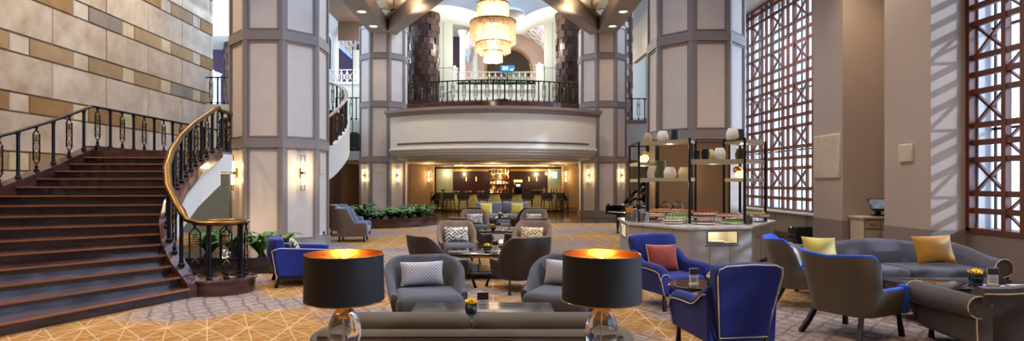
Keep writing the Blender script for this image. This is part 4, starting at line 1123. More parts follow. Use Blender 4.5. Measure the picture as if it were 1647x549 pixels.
def bstool():
    t = thing('bar_stool', 'navy upholstered bar stool with curved back at the bar counter', 'stool', group='bar stools along the counter')
    mb = MB(); secs = []
    n = 20
    for i in range(n+1):
        a = lerp(-.1*pi, 1.1*pi, i/n); s = abs(2*i/n-1); top = lerp(1.12, .84, sstep(.35, 1, s)); 
        def P(r, z): return (r*cos(a)*1.05, r*sin(a)*.95-.02, z)
        secs.append([P(.235, .74), P(.265, .9), P(.275, top), P(.24, top), P(.225, .9), P(.2, .74)])
    mb.sweep(secs); mb.build('backrest', mat('navy_fabric', rgb(34, 38, 54), .8, sheen=.2), t, smooth=50)
    mb = MB(); mb.rbox((0, 0, .74), (.46, .44, .1), .045); mb.build('seat', M_graych, t)
    for sx in (-1, 1):
        for sy in (-1, 1): mb = MB(); mb.cyl((sx*.22, sy*.21, 0), (sx*.17, sy*.16, .7), .016, .02, 8); mb.build('leg', M_leg, t)
    mb = MB(); mb.tube([(.2, .19, .24), (-.2, .19, .24), (-.2, -.19, .24), (.2, -.19, .24)], .012, n=6, closed=True); mb.build('footrest', M_brass, t)
    return t
# local +y is the back of the stool: turn so that the back is toward the viewer
st0 = bstool()
names = ['leftmost bar stool, side on by the left end of the counter', 'second bar stool from the left end of the counter', 'third bar stool from the left, in front of the ribbed counter', 'fourth bar stool, just left of the middle of the counter',
         'fifth bar stool, in front of the bottle shelves', 'sixth bar stool, third from the right end of the counter', 'seventh bar stool, second from the right end of the counter', 'rightmost bar stool, turned at the right end of the counter']
for i, (pxx, d, rz) in enumerate(((702, 32.2, -2.2), (722, 32.0, -2.6), (745, 32.0, pi), (777, 32.1, pi), (814, 32.1, pi), (849, 32.0, pi), (879.5, 32.0, 2.7), (903, 32.2, 2.3))):
    o = st0 if i == 0 else dup(st0); o.location = ((pxx-VPX)*d/F, d, 0); o.rotation_euler = (0, 0, rz); o.scale = (1.28, 1.2, 1.03); o['label'] = 'navy '+names[i]
# back bar shelving with bottles
def shelves():
    x0, x1 = -.25, 1.05; y = BWY-.34
    t = thing('bottle_shelf', 'backlit bottle shelving at the centre of the back bar', 'shelf', ((x0+x1)/2, y, .9)); ox = (x0+x1)/2
    for z in (0, .35, .7, 1.05, 1.4):
        mb = MB(); mb.bx(x0-ox, x1-ox, -.12, .2, z, z+.03); mb.build('shelf', M_brass, t, smooth=0)
    mb = MB()
    for x in (x0, x1): mb.bx(x-ox-.015, x-ox+.015, -.12, .2, -.9, 1.72)
    mb.build('upright', M_leg, t, smooth=0)
    return x0, x1, y
sx0, sx1, sy = shelves()
bmats = [glass('bottle_amber', rgb(200, 110, 40)), mat('bottle_gold', rgb(214, 160, 80), .2), mat('bottle_clear', rgb(220, 216, 204), .15), mat('bottle_green', rgb(60, 80, 44), .2), mat('bottle_red', rgb(150, 50, 30), .2)]
def bottle_src(m, r, h):
    mb = MB(); mb.lathe([(r, 0), (r, h*.55), (r*.9, h*.62), (r*.35, h*.76), (r*.32, h), (r*.38, h)], n=10); o = mb.build('bottle', m); return o
bs = [bottle_src(bmats[i % 5], .036+.006*(i % 3), .26+.02*(i % 4)) for i in range(8)]
rnd = random.Random(4); first = set()
def put_bottle(loc, label, group):
    i = rnd.randrange(8); s = bs[i]
    if i not in first: first.add(i); o = s
    else: o = s.copy(); COL.objects.link(o)
    o.location = loc; tag(o, label, 'bottle', group)
for r_, z in enumerate((.93, 1.28, 1.63, 1.98, 2.33)):
    for q in range(13):
        put_bottle((lerp(sx0+.06, sx1-.06, q/12), sy+.02, z), 'small liquor bottle in the backlit shelving of the bar', 'bottles on the back bar shelves')
for q in range(12): put_bottle((lerp(-.2, 1.3, q/11), BY+.42, 1.13), 'bottle or carafe standing on the bar counter below the shelves', 'bottles on the bar counter')
for q in range(7): put_bottle((lerp(3.0, 3.9, q/6), BY+.45+.1*(q % 2), 1.13), 'bottle clustered at the right end of the bar counter', 'bottles at the right end of the counter')
for i in range(8):
    if i not in first: bpy.data.objects.remove(bs[i])
mb = MB(); mb.bx(sx0, sx1, sy+.22, sy+.24, .9, 2.55); 
# coffee machine, fruit dish, left crockery
def machine():
    t = thing('coffee_machine', 'black espresso machine with lit top on the bar counter right of the bottles', 'coffee machine', ((833-VPX)*34/F, BY+.55, 1.13))
    mb = MB(); mb.rbox((0, 0, .3), (.42, .36, .6), .03); mb.bx(-.15, .15, -.22, -.16, .2, .24); mb.build('body', M_black, t)
    mb = MB(); mb.rbox((0, 0, .68), (.5, .3, .14), .03); mb.build('lit_top', M_candle, t)
    mb = MB(); mb.bx(-.12, .12, -.185, -.18, .35, .5); mb.build('display', M_screenw, t, smooth=0)
machine()
mb = MB(); mb.lathe([(.08, 0), (.2, .04), (.42, .14), (.4, .15), (.0001, .1)], n=24); o = mb.build('fruit_dish', mat('lime_dish', rgb(150, 180, 40), .4)); o.location = ((866-VPX)*33.5/F, BY+.35, 1.13); tag(o, 'lime green dish on the bar counter before the right pillar', 'dish')
for i, (x, label) in enumerate(((702, 'small leafy pot plant at the left end of the bar counter'), )):
    fern(((x+10-VPX)*33.6/F, BY+.6, 1.13), .22, .25, label, seed=70, n=14)
for i in range(9):
    mb = MB(); mb.lathe([(.05, 0), (.09, .02), (.11, .1), (.1, .1), (.08, .03), (.0001, .03)], n=12); o = mb.build('glass_bowl', bmats[(1, 2, 4)[i % 3]]); o.location = (-2.3+i*.24, BY+.42, 1.13); tag(o, 'small amber bowl in the row left of the bottles on the counter', 'bowl', 'bowls on the bar counter')
# wall mirrors reflections: sconces mounted on the maroon back wall
for x in (-1.75, -1.1, 2.35, 2.85):
    mb = MB(); mb.cyl((0, 0, -.14), (0, 0, .14), .035, n=10); mb.box((0, .05, 0), (.05, .08, .1)); o = mb.build('tube_lamp', M_candle); o.location = (x, BWY-.1, 1.95); tag(o, 'short glowing tube lamp on the maroon back wall', 'wall lamp', 'tube lamps on the back bar wall')
# cove strip light in bar ceiling
mb = MB(); mb.bx(-2.2, 3.2, 33.0, 33.12, 2.66, 2.72); o = mb.build('cove_light', M_cove, smooth=0); tag(o, 'long warm cove light strip in the bar ceiling', 'ceiling light')
# host stands at both ends
for x, d, lb in ((697, 31.6, 'slim wooden lectern stand at the left end of the bar'), (910, 31.8, 'slim wooden lectern stand at the right end of the bar')):
    X = (x-VPX)*d/F; s = 1 if x < 800 else -1
    t = thing('lectern', lb, 'lectern', (X, d, 0)); mb = MB(); mb.bar((-.16*s, -.1, 1.1), (.24*s, -.1, 1.32), .03, .04); mb.box((.04*s, 0, 1.2), (.46, .4, .03), R=Matrix.Rotation(-.5*s, 3, 'Y')); mb.build('top', M_brass, t, smooth=0)
    mb = MB()
    for sx in (-.14, .14): mb.cyl((sx, 0, 0), (sx, 0, 1.15), .018)
    mb.box((0, 0, .015), (.4, .3, .03)); mb.build('stand', M_leg, t)
# framed blue picture on the right pale panel
mb = MB(); mb.bx(-.16, .16, -.01, .02, -.22, .22); o = mb.build('wall_screen', M_screenw, smooth=0); o.location = ((893-VPX)*36.8/F, 37.05, 2.2); tag(o, 'small pale blue lit sign on the right end panel of the bar', 'sign')
# left dark recess under the mezzanine
mb = MB(); mb.bx(-8.85, -8.2, 30.9, 37.6, 0, 2.93); struct('wall_recess', mb, M_wallbrown, 'brown timber side wall under the left mezzanine', 'wall', smooth=0)
# right side room behind the piano
mb = MB(); mb.bx(5.6, 10.4, 33, 33.2, 0, 2.93); struct('wall_right_recess', mb, M_plaster, 'pale wall behind the piano under the right gallery', 'wall', smooth=0)
mb = MB(); mb.bx(WX, WX+.3, 24.4, 31.2, 0, 13); mb.bx(WX, 10.6, 31.0, 31.2, 0, 2.93); mb.bx(10.4, 10.6, 31.2, 46, 0, 13.3); mb.bx(-13.6, -13.4, 25.35, 46, 0, 4.9); struct('wall_right_end', mb, M_taupe, 'taupe wall past the lattice windows', 'wall', smooth=0)

# ------------------------------------------------------------------ sconces
def sconce():
    t = thing('wall_sconce', '', 'wall lamp')
    mb = MB(); mb.rbox((0, -.02, 0), (.07, .04, .26), .015); mb.build('backplate', M_brass, t)
    mb = MB(); w, y = .055, -.1
    for sx in (-w, w): mb.bar((sx, y, -.44), (sx, y, .44), .012)
    for z in (-.44, .44, -.15, .15): mb.bar((-w, y, z), (w, y, z), .012)
    mb.box((0, -.06, 0), (.03, .09, .05)); mb.build('frame', M_iron, t, smooth=0)
    for z in (-.17, .17): mb = MB(); mb.cyl((0, y, z-.13), (0, y, z+.13), .043, n=14); mb.build('glass_tube', M_sconceglow, t)
    return t
s0 = sconce(); ns = 0
def put_sconce(x, y, z, rz, label, e=7):
    global ns
    o = s0 if ns == 0 else dup(s0); ns += 1
    o.location = (x, y, z); o.rotation_euler = (0, 0, rz); o['label'] = label
    for dz in (-.17, .17): light('POINT', 'sconce_light', (x+.17*sin(rz), y-.17*cos(rz), z+dz), e, (1, .72, .4), .05)
ap = 1.22*cos(pi/8)+.006
def on_col(c, ang, z, label, sh=0.):
    a = radians(ang)  # facet normal: angle measured from -y toward +x
    nx, ny = sin(a), -cos(a); tx, ty = cos(a), sin(a)
    put_sconce(c[0]+nx*ap+tx*sh, c[1]+ny*ap+ty*sh, z, a, label)
on_col(NL, 45, 1.98, 'tall twin-tube sconce on the right-hand face of the near left column', .02)
on_col(NL, -45, 1.98, 'tall twin-tube sconce on the near left column, facing the staircase', -.05)
on_col(FL_, -45, 2.08, 'tall twin-tube sconce on the far left column, facing the staircase side')
on_col(FL_, 45, 2.08, 'tall twin-tube sconce on the far left column, facing the bar side')
on_col(FR_, -45, 2.08, 'tall twin-tube sconce on the far right column, facing the bar side')
on_col(FR_, 45, 2.08, 'tall twin-tube sconce on the far right column, above the piano')
put_sconce((690-VPX)*34.2/F, 34.19, 2.08, 0, 'tall twin-tube sconce on the tan wall end left of the bar')
put_sconce((910-VPX)*34.2/F, 34.19, 2.08, 0, 'tall twin-tube sconce on the tan wall end right of the bar')
# ------------------------------------------------------------------ downlights
def downl():
    t = thing('downlight', '', 'downlight')
    mb = MB(); mb.lathe([(.1, 0), (.14, -.02), (.14, .0), (.1, .03)], n=20); mb.build('trim_ring', M_whitepaint, t)
    mb = MB(); mb.lathe([(.0001, .0), (.1, .0), (.1, .02), (.0001, .02)], n=20); mb.build('lens', M_downl, t); return t
d0 = downl(); nd = 0
def put_dl(x, y, z, label, group, e=0, s=1., col=(1, .82, .6)):
    global nd
    o = d0 if nd == 0 else dup(d0); nd += 1
    o.location = (x, y, z-.012); o['label'] = label; o['group'] = group; o.scale = (s, s, s)
    if e: light('SPOT', 'downlight_beam', (x, y, z-.05), e, col, .08, spot=radians(110), blend=.8)
for (x, y) in ((-5.65, 24.6), (-5.62, 26.9), (-5.68, 21.5)): put_dl(x, y, 9.1, 'round downlight in the taupe beam left of the chandelier', 'left beam downlights', 90, 1.6)
for (x, y) in ((5.57, 22.6), (5.6, 24.6), (5.62, 26.9)): put_dl(x, y, 9.1, 'round downlight in the taupe beam right of the chandelier', 'right beam downlights', 90, 1.6)
for i in range(7): put_dl(-3.4+i*1.25, 31.7, 2.72, 'small round downlight in the front row of the bar ceiling', 'front bar ceiling downlights', 10, .8)
for i in range(6): put_dl(-3.0+i*1.35, 35.2, 2.72, 'small round downlight in the rear row of the bar ceiling', 'rear bar ceiling downlights', 14, .8)
for i in range(7):
    t_ = lerp(-.42, .42, i/6); put_dl(6.3*sin(t_), BC-6.3*cos(t_), 2.72, 'small round downlight under the curved balcony edge', 'balcony soffit downlights', 8, .8)
put_dl(-7.4, 31.6, 2.72, 'small downlight under the left mezzanine by the hanging speaker', 'left mezzanine downlight', 8, .8)
# ------------------------------------------------------------------ seating
def tleg(p0, p1, w0, w1, t, m=None):
    mb = MB(); mb.cyl(p0, p1, w1, w0, 4, rot=pi/4); return mb.build('leg', m or M_leg, t, smooth=0, bevel=.004)
def upath(w, yb, yf, rc, n=44):
    # U from front-left round the back (+y) to front-right; returns list of (point, outward normal)
    pts = []
    def seg(a, b, k):
        for i in range(k): pts.append((lerp(a[0], b[0], i/k), lerp(a[1], b[1], i/k)))
    seg((-w, yf), (-w, yb-rc), 10)
    for i in range(12): a = pi-(pi/2)*i/12; pts.append((-w+rc+rc*cos(a), yb-rc+rc*sin(a)))
    seg((-w+rc, yb), (w-rc, yb), 8)
    for i in range(12): a = pi/2-(pi/2)*i/12; pts.append((w-rc+rc*cos(a), yb-rc+rc*sin(a)))
    seg((w, yb-rc), (w, yf), 10); pts.append((w, yf))
    out = []
    for i, p in enumerate(pts):
        a, b = pts[max(0, i-1)], pts[min(len(pts)-1, i+1)]; d = Vector((b[0]-a[0], b[1]-a[1], 0)).normalized()
        out.append((Vector((p[0], p[1], 0)), Vector((-d.y, d.x, 0))))
    L = [0]
    for i in range(1, len(out)): L.append(L[-1]+(out[i][0]-out[i-1][0]).length)
    return [(p, n, l/L[-1]) for (p, n), l in zip(out, L)]
def shell(path, top, zb, th, flare, part='full', zi=None, lean=0., taper=0.):
    # curved upholstered wall following the U path
    secs = []
    for p, n, u in path:
        s = abs(2*u-1); zt = top(s); h = zt-zb; sec = []
        zin = zb if zi is None else zi
        def q(off, z):
            g = (z-zb); f = flare*(max(0, g)/.6)**1.5; v = p+n*(f+off); back = max(0., n.y)
            return (v.x-n.x*taper*(1-min(1, g/.45)), v.y-n.y*taper*(1-min(1, g/.45))+lean*back*g, z)
        o = [q(0, zb), q(.012, lerp(zb, zt, .35)), q(.005, lerp(zb, zt, .7)), q(-.004, zt-th*.4)]
        tp = [q(-th*.18, zt-th*.08), q(-th*.5, zt), q(-th*.82, zt-th*.08)]
        i_ = [q(-th, zt-th*.4), q(-th-.012, lerp(zb, zt, .65)), q(-th*.95, max(zin, lerp(zb, zt, .3))), q(-th*.9, zin)]
        sec = {'full': o+tp+i_, 'out': o+[q(-th*.12, zt-th*.22), q(-th*.3, zt-th*.25), q(-th*.3, zb)], 'in': [q(-th*.08, zt-th*.16)]+tp+i_+[q(-th*.3, zin)]}[part]
        secs.append(sec)
    return secs
def tub(outer, inner, seatm, label, legs=M_leg, tall=False):
    t = thing('tub_chair', label, 'armchair')
    top = (lambda s: lerp(.90, .50, sstep(.28, .72, s))) if tall else (lambda s: lerp(.82, .47, sstep(.24, .98, s)))
    w = .42 if tall else .47
    P = upath(w, .44, -.30, .32)
    mb = MB(); mb.sweep(shell(P, top, .2, .085, .05, 'out', taper=.07, lean=.06)); mb.build('back_shell', outer, t, smooth=60)
    mb = MB(); mb.sweep(shell(P, top, .2, .085, .05, 'in', zi=.24, taper=.07, lean=.06)); mb.build('backrest', inner, t, smooth=60)
    mb = MB(); mb.rbox((0, -.11, .335), (2*w-.17, .74, .25), .09, 4); mb.build('seat', seatm, t, smooth=60)
    for sx in (-1, 1):
        tleg((sx*.36, -.38, .22), (sx*.40, -.44, 0), .03, .016, t, legs); tleg((sx*.33, .33, .24), (sx*.38, .42, 0), .03, .016, t, legs)
    return t
def cushion_mesh(w, h, d, n=14):
    mb = MB(); vs = []; fs = []
    for side in (-1, 1):
        base = len(vs)
        for i in range(n+1):
            for j in range(n+1):
                u, v = 2*i/n-1, 2*j/n-1
                k = (1-abs(u)**2.6)**.55*(1-abs(v)**2.6)**.55 if abs(u) < 1 and abs(v) < 1 else 0
                pin = 1-.07*(1-v*v)*abs(u) if True else 1; pin2 = 1-.07*(1-u*u)*abs(v)
                vs.append((u*w/2*pin, side*d/2*k, v*h/2*pin2))
        for i in range(n):
            for j in range(n):
                a = base+i*(n+1)+j; f = (a, a+1, a+n+2, a+n+1); fs.append(f if side > 0 else f[::-1])
    mb.add(vs, fs); return mb
def cushion(loc, rz, tilt, w, h, m, label, d=.15, pipe=None, roll=0., group=None):
    o = cushion_mesh(w, h, d).build('cushion', m, smooth=70)
    o.location = loc; o.rotation_euler = Euler((-tilt, roll, rz), 'XYZ')
    if pipe:
        mb = MB(); pts = []
        for a, b in (((-1, -1), (1, -1)), ((1, -1), (1, 1)), ((1, 1), (-1, 1)), ((-1, 1), (-1, -1))):
            for q in range(10):
                u, v = lerp(a[0], b[0], q/10), lerp(a[1], b[1], q/10); pts.append((u*w/2*(1-.07*(1-v*v)*abs(u)), 0, v*h/2*(1-.07*(1-u*u)*abs(v))))
        mb.tube(pts, .006, n=6, closed=True); mb.build('piping', pipe, o)
    return tag(o, label, 'cushion', group)
def at(o_loc, rz, x, y, z):
    c, s = cos(rz), sin(rz); return (o_loc[0]+x*c-y*s, o_loc[1]+x*s+y*c, o_loc[2]+z if len(o_loc) > 2 else z)
tubs = {'grey': tub(M_graych, M_graych, M_graych, ''), 'brown': tub(M_darkleather, M_brownch, M_graych, '', tall=True), 'dark': tub(M_darkleather, M_brownch, M_graych, '', tall=True)}
used = {}
def place_tub(kind, x, y, rz, label, pillow=None):
    src = tubs[kind]
    o = src if kind not in used else dup(src); used[kind] = 1
    o.location = (x, y, 0); o.rotation_euler = (0, 0, rz); o['label'] = label
    if pillow:
        m, w, h, plabel, sh = pillow
        cushion(at((x, y, 0), rz, sh, .205, .62), rz, .3, w, h, m, plabel, d=.13, pipe=None)
place_tub('grey', -.80, 6.88, .24, 'grey tub chair with silvery diamond cushion nearest the left lamp', (M_diam, .54, .3, 'silver-grey diamond patterned cushion in the near left grey tub chair', -.03))
place_tub('grey', .86, 6.92, -.42, 'grey tub chair partly hidden behind the right lamp', (M_diam, .52, .32, 'pale diamond patterned cushion beside the right lampshade', -.06))
place_tub('dark', -.88, 9.5, 2.2, 'dark brown leather tub chair seen from behind, left of the second table')
place_tub('dark', .43, 9.35, pi+.42, 'dark brown leather tub chair seen from behind, right of the second table')
place_tub('brown', -.74, 12.15, .22, 'brown woven tub chair facing us at the left of the second table', (M_chev, .52, .33, 'cream cushion with navy broken chevrons, second row left', 0))
place_tub('brown', .76, 12.2, -.38, 'brown woven tub chair facing us at the right of the second table', (M_chevgold, .52, .32, 'cream cushion with gold-brown chevrons, second row right', 0))
place_tub('dark', -.52, 14.1, 2.3, 'dark tub chair seen from behind, left of the third table')
place_tub('dark', .78, 14.0, pi+.6, 'dark tub chair seen from behind, right of the third table')
place_tub('brown', -.50, 17.3, .25, 'grey-brown tub chair facing us, left of the third table', (M_chev, .5, .33, 'cream and blue patterned cushion, third row left', 0))
place_tub('brown', 1.16, 17.4, -.4, 'grey-brown tub chair facing us, right of the third table', (M_chev, .5, .32, 'pale patterned cushion, third row right', 0))
place_tub('dark', -.35, 19.9, 2.3, 'dark tub chair seen from behind, left of the fourth table')
place_tub('dark', 1.1, 19.8, pi+.6, 'dark tub chair seen from behind, right of the fourth table')

# coffee tables of the central row
def ctable(x, y, w, d, label, z=.47, rz=0., tm=None):
    t = thing('coffee_table', label, 'table', (x, y, 0), rz)
    mb = MB(); mb.rbox((0, 0, z-.018), (w, d, .036), .008, 2); mb.build('table_top', tm or M_tabletop, t, smooth=30)
    for sx in (-1, 1):
        for sy in (-1, 1): mb = MB(); mb.box((sx*(w/2-.06), sy*(d/2-.06), (z-.036)/2), (.04, .04, z-.036)); mb.build('leg', M_brass, t, smooth=0)
    mb = MB()
    for sx in (-1, 1): mb.bar((sx*(w/2-.06), -d/2+.06, z-.06), (sx*(w/2-.06), d/2-.06, z-.06), .03)
    for sy in (-1, 1): mb.bar((-w/2+.06, sy*(d/2-.06), z-.06), (w/2-.06, sy*(d/2-.06), z-.06), .03)
    mb.build('apron', M_brass, t, smooth=0)
    mb = MB(); mb.rbox((0, 0, .15), (w-.1, d-.1, .02), .005, 1); mb.build('lower_shelf', M_tabletop, t, smooth=0)
    return t
def flowers(x, y, z, label, s=1., seed=0):
    t = thing('flower_bowl', label, 'flower bowl', (x, y, z)); rnd = random.Random(seed)
    mb = MB(); mb.lathe([(.03, 0), (.045, .004), (.052, .04), (.046, .085), (.043, .085), (.048, .04), (.04, .01), (.0001, .01)], n=20); mb.build('bowl', M_glassbowl, t)
    mb = MB(); mb.lathe([(.0001, .012), (.038, .012), (.045, .045), (.0001, .05)], n=16); mb.build('foliage', M_leafdk, t)
    mb = MB()
    for q in range(34):
        a = rnd.uniform(0, 2*pi); r = .055*sqrt(rnd.random()); zz = .085+.03*(1-(r/.06)**2)
        d = Vector((cos(a), sin(a), 0)); sd = Vector((-sin(a), cos(a), 0)); c = d*r+Vector((0, 0, zz))
        mb.add([c-sd*.012, c+d*.012+Vector((0, 0, .014)), c+sd*.012, c-d*.006+Vector((0, 0, .004))], [(0, 1, 2), (0, 2, 3)])
    mb.sphere((0, 0, .09), .045, 10, 6, sz=.5); mb.build('blossom', M_yellow, t, smooth=0)
    t.scale = (s, s, s); return t
def card(x, y, z, rz, label, w=.115, h=.19):
    t = thing('menu_card', label, 'menu card', (x, y, z), rz)
    mb = MB(); mb.bx(-w/2, w/2, -.004, .004, 0, h); mb.bx(-w/2, w/2, -.03, .03, 0, .006); mb.build('card_body', M_paper, t, smooth=0)
    mb = MB(); mb.bx(-w/2+.002, w/2-.002, -.0055, -.004, h*.6, h-.003); mb.build('photo_print', M_cardtop, t, smooth=0)
    mb = MB()
    for i, (f, l) in enumerate(((.5, .5), (.36, .7), (.3, .6), (.2, .66), (.14, .5))): mb.bx(-w*l/2, w*l/2, -.0055, -.004, h*f, h*f+.006)
    mb.build('print_lines', M_cardink, t, smooth=0); return t
ctable(-.10, 5.66, 1.42, .86, 'dark satin coffee table in front of the near sofa', tm=mat('table_top_satin', rgb(64, 56, 54), .22, var=.06))
flowers(-.215, 5.58, .47, 'glass bowl of yellow flowers on the nearest black coffee table', 1.15, 1); card(-.1, 5.66, .47, .1, 'white menu card with dark photo on the nearest black coffee table')
ctable(-.2, 10.6, 1.25, .95, 'black coffee table between the brown and dark tub chairs, second row')
flowers(-.1, 10.5, .47, 'glass bowl of cream-yellow flowers on the second coffee table', 1.25, 2); card(.04, 10.55, .47, -.1, 'menu card on the second coffee table')
ctable(.08, 15.3, 1.2, .9, 'black coffee table in the third row of tub chairs')
flowers(0, 15.2, .47, 'small bowl of flowers on the third coffee table', 1.35, 3); card(.15, 15.25, .47, 0, 'menu card on the third coffee table')
ctable(.4, 21.0, 1.3, .9, 'black coffee table in front of the slate sofa by the bar')
flowers(.26, 20.9, .47, 'small bowl of flowers on the fourth coffee table', 1.5, 4); card(.46, 20.95, .47, 0, 'menu card on the fourth coffee table', .14, .21)
# slate sofa by the bar
def slate():
    t = thing('sofa', 'slate blue two-seat sofa with two yellow cushions in front of the bar', 'sofa', (.38, 23.3, 0))
    mb = MB(); mb.rbox((0, 0, .22), (2.2, .85, .24), .04); mb.build('base', M_farsofa, t)
    for s in (-1, 1):
        mb = MB(); mb.rbox((s*.53, -.05, .38), (1.05, .75, .16), .05); mb.build('seat_cushion', M_farsofa, t)
        mb = MB(); mb.rbox((s*.545, .33, .62), (1.07, .2, .6), .06); mb.build('back_cushion', M_farsofa, t)
        for y in (-.36, .36): tleg((s*1.0, y, .11), (s*1.02, y, 0), .03, .02, t)
    return t
slate()
cushion((-.28, 23.3, .67), .05, .25, .5, .46, M_stripey, 'yellow cushion at the left end of the slate sofa'); cushion((.98, 23.3, .67), -.05, .25, .5, .46, M_stripey, 'yellow cushion at the right end of the slate sofa')

# ------------------------------------------------------------------ near sofa seen from behind, lamps on the console
def nearsofa():
    t = thing('sofa', 'long olive-taupe sofa seen from behind at the bottom of the view', 'sofa', (-.15, 4.25, 0))
    mb = MB(); mb.rbox((0, -.42, .50), (2.06, .16, .52), .07, 4); mb.build('back_frame', M_sofa, t)
    for s in (-1, 1):
        mb = MB(); mb.rbox((s*.497, -.24, .63), (.98, .2, .40), .07, 4, R=Matrix.Rotation(.12, 3, 'X')); mb.build('back_cushion', M_sofa, t)
        mb = MB(); mb.tube([(s*.497-.47, -.335, .765), (s*.497+.47, -.335, .765)], .008, n=6); mb.build('piping', M_darkleather, t)
        mb = MB(); mb.rbox((s*.49, .16, .42), (.96, .72, .16), .05, 3); mb.build('seat_cushion', M_sofa, t)
        mb = MB()
        secs = []
        for i in range(14):
            a = pi*i/13; 
            secs.append([Vector((s*(1.03+.08*sin(a)+.0), -.47+.95*i/13, .12)), Vector((s*(1.03+.13*sin(a)+.02), -.47+.95*i/13, .66-.05*(i/13))), Vector((s*(.93+.1*sin(a)), -.47+.95*i/13, .7-.05*(i/13))), Vector((s*(.9), -.47+.95*i/13, .66-.05*(i/13))), Vector((s*.9, -.47+.95*i/13, .12))])
        mb.sweep(secs); mb.build('arm', M_sofa, t, smooth=50, bevel=.02)
        for y in (-.4, .42): tleg((s*.98, y, .14), (s*1.0, y, 0), .035, .022, t)
    mb = MB(); mb.rbox((0, .0, .23), (2.04, .94, .2), .04); mb.build('base', M_sofa, t)
    mb = MB(); mb.tube([(-1.0, -.505, .735), (1.0, -.505, .735)], .008, n=6); mb.build('piping', M_darkleather, t)
    return t
nearsofa()
def console():
    t = thing('console_table', 'dark console table behind the near sofa carrying the two lamps', 'table', (-.12, 3.3, 0))
    mb = MB(); mb.rbox((0, 0, .715), (2.3, .42, .04), .008, 2); mb.build('table_top', M_tabletop, t)
    for sx in (-1, 1):
        for sy in (-1, 1): mb = MB(); mb.box((sx*1.08, sy*.16, .35), (.05, .05, .7)); mb.build('leg', M_leg, t, smooth=0)
    mb = MB(); mb.rbox((0, 0, .64), (2.2, .36, .1), .01, 1); mb.build('apron', M_leg, t); return t
console()
def lamp():
    t = thing('table_lamp', '', 'table lamp')
    z0, z1, r0, r1 = .335, .60, .228, .222
    mb = MB(); n = 64
    mb.sweep([[(r0*cos(a), r0*sin(a), z0), (r1*cos(a), r1*sin(a), z1), ((r1-.003)*cos(a), (r1-.003)*sin(a), z1), ((r0-.003)*cos(a), (r0-.003)*sin(a), z0)] for a in [2*pi*i/n for i in range(n+1)]], caps=False)
    mb.build('shade', M_shade, t, smooth=40)
    mb = MB(); mb.lathe([(r0-.0045, z0+.002), (r1-.0045, z1-.001)], n=n); mb.f = mb.f[:n]; mb.mi = mb.mi[:n]; mb.build('shade_lining', M_copper, t)
    mb = MB(); mb.tube([(r1*cos(a), r1*sin(a), z1) for a in [2*pi*i/48 for i in range(48)]], .0035, n=6, closed=True); mb.build('rim', M_brass, t); mb = MB(); mb.tube([(r0*cos(a), r0*sin(a), z0) for a in [2*pi*i/48 for i in range(48)]], .003, n=6, closed=True); mb.build('rim', M_brass, t)
    mb = MB()
    for q in range(3):
        a = 2*pi*q/3+.35; mb.tube([(.02*cos(a), .02*sin(a), z1-.03), (.07*cos(a), .07*sin(a), z1-.012), (.085*cos(a), .085*sin(a), z1-.03), ((r1-.004)*cos(a), (r1-.004)*sin(a), z1-.022)], .0028, n=6)
    mb.cyl((0, 0, .3), (0, 0, z1-.02), .006, n=8); mb.build('harp', M_brass, t)
    mb = MB(); mb.sphere((0, 0, z1-.06), .03, 14, 10, sz=1.3); mb.build('bulb', M_bulb, t)
    mb = MB(); mb.lathe([(.018, .315), (.018, .37), (.022, .37), (.022, .44), (.012, .46)], n=16); mb.build('socket', M_brass, t)
    # faceted crystal egg
    mb = MB(); prof = []
    for i in range(19):
        u = i/18; z = .03+.285*u; r = .094*sin(pi*min(1, (u*.86+.14)))**.62 if u < 1 else .012
        prof.append((max(r, .014), z))
    vs = []; fs = []; N = 48
    for r, z in prof:
        for q in range(N): a = 2*pi*q/N; rr = r*(1-.045*abs(cos(4*a))**6); vs.append((rr*cos(a), rr*sin(a), z))
    for j in range(len(prof)-1):
        for q in range(N): fs.append((j*N+q, j*N+(q+1) % N, (j+1)*N+(q+1) % N, (j+1)*N+q))
    fs += [tuple(range(N-1, -1, -1)), tuple((len(prof)-1)*N+q for q in range(N))]
    mb.add(vs, fs); mb.build('crystal_base', M_crystal, t, smooth=60)
    mb = MB(); mb.cyl((0, 0, .035), (0, 0, .31), .0055, n=10); mb.build('stem', M_steel, t)
    mb = MB(); mb.lathe([(.085, 0), (.085, .012), (.06, .03), (.03, .03)], n=32); mb.build('foot', M_brass, t)
    return t
lm = lamp()
for i, (x, lb) in enumerate(((-.857, 'left table lamp with black drum shade, copper lining and crystal egg base'), (.626, 'right table lamp with black drum shade, copper lining and crystal egg base'))):
    o = lm if i == 0 else dup(lm); o.location = (x, 3.3, .735); o['label'] = lb
    if i: o.rotation_euler = (0, 0, .5)
    light('POINT', 'lamp_light', (x, 3.3, .735+.545), 11, (1, .62, .25), .035)
    light('POINT', 'lamp_light_low', (x, 3.3, .735+.40), 3, (1, .66, .3), .03)

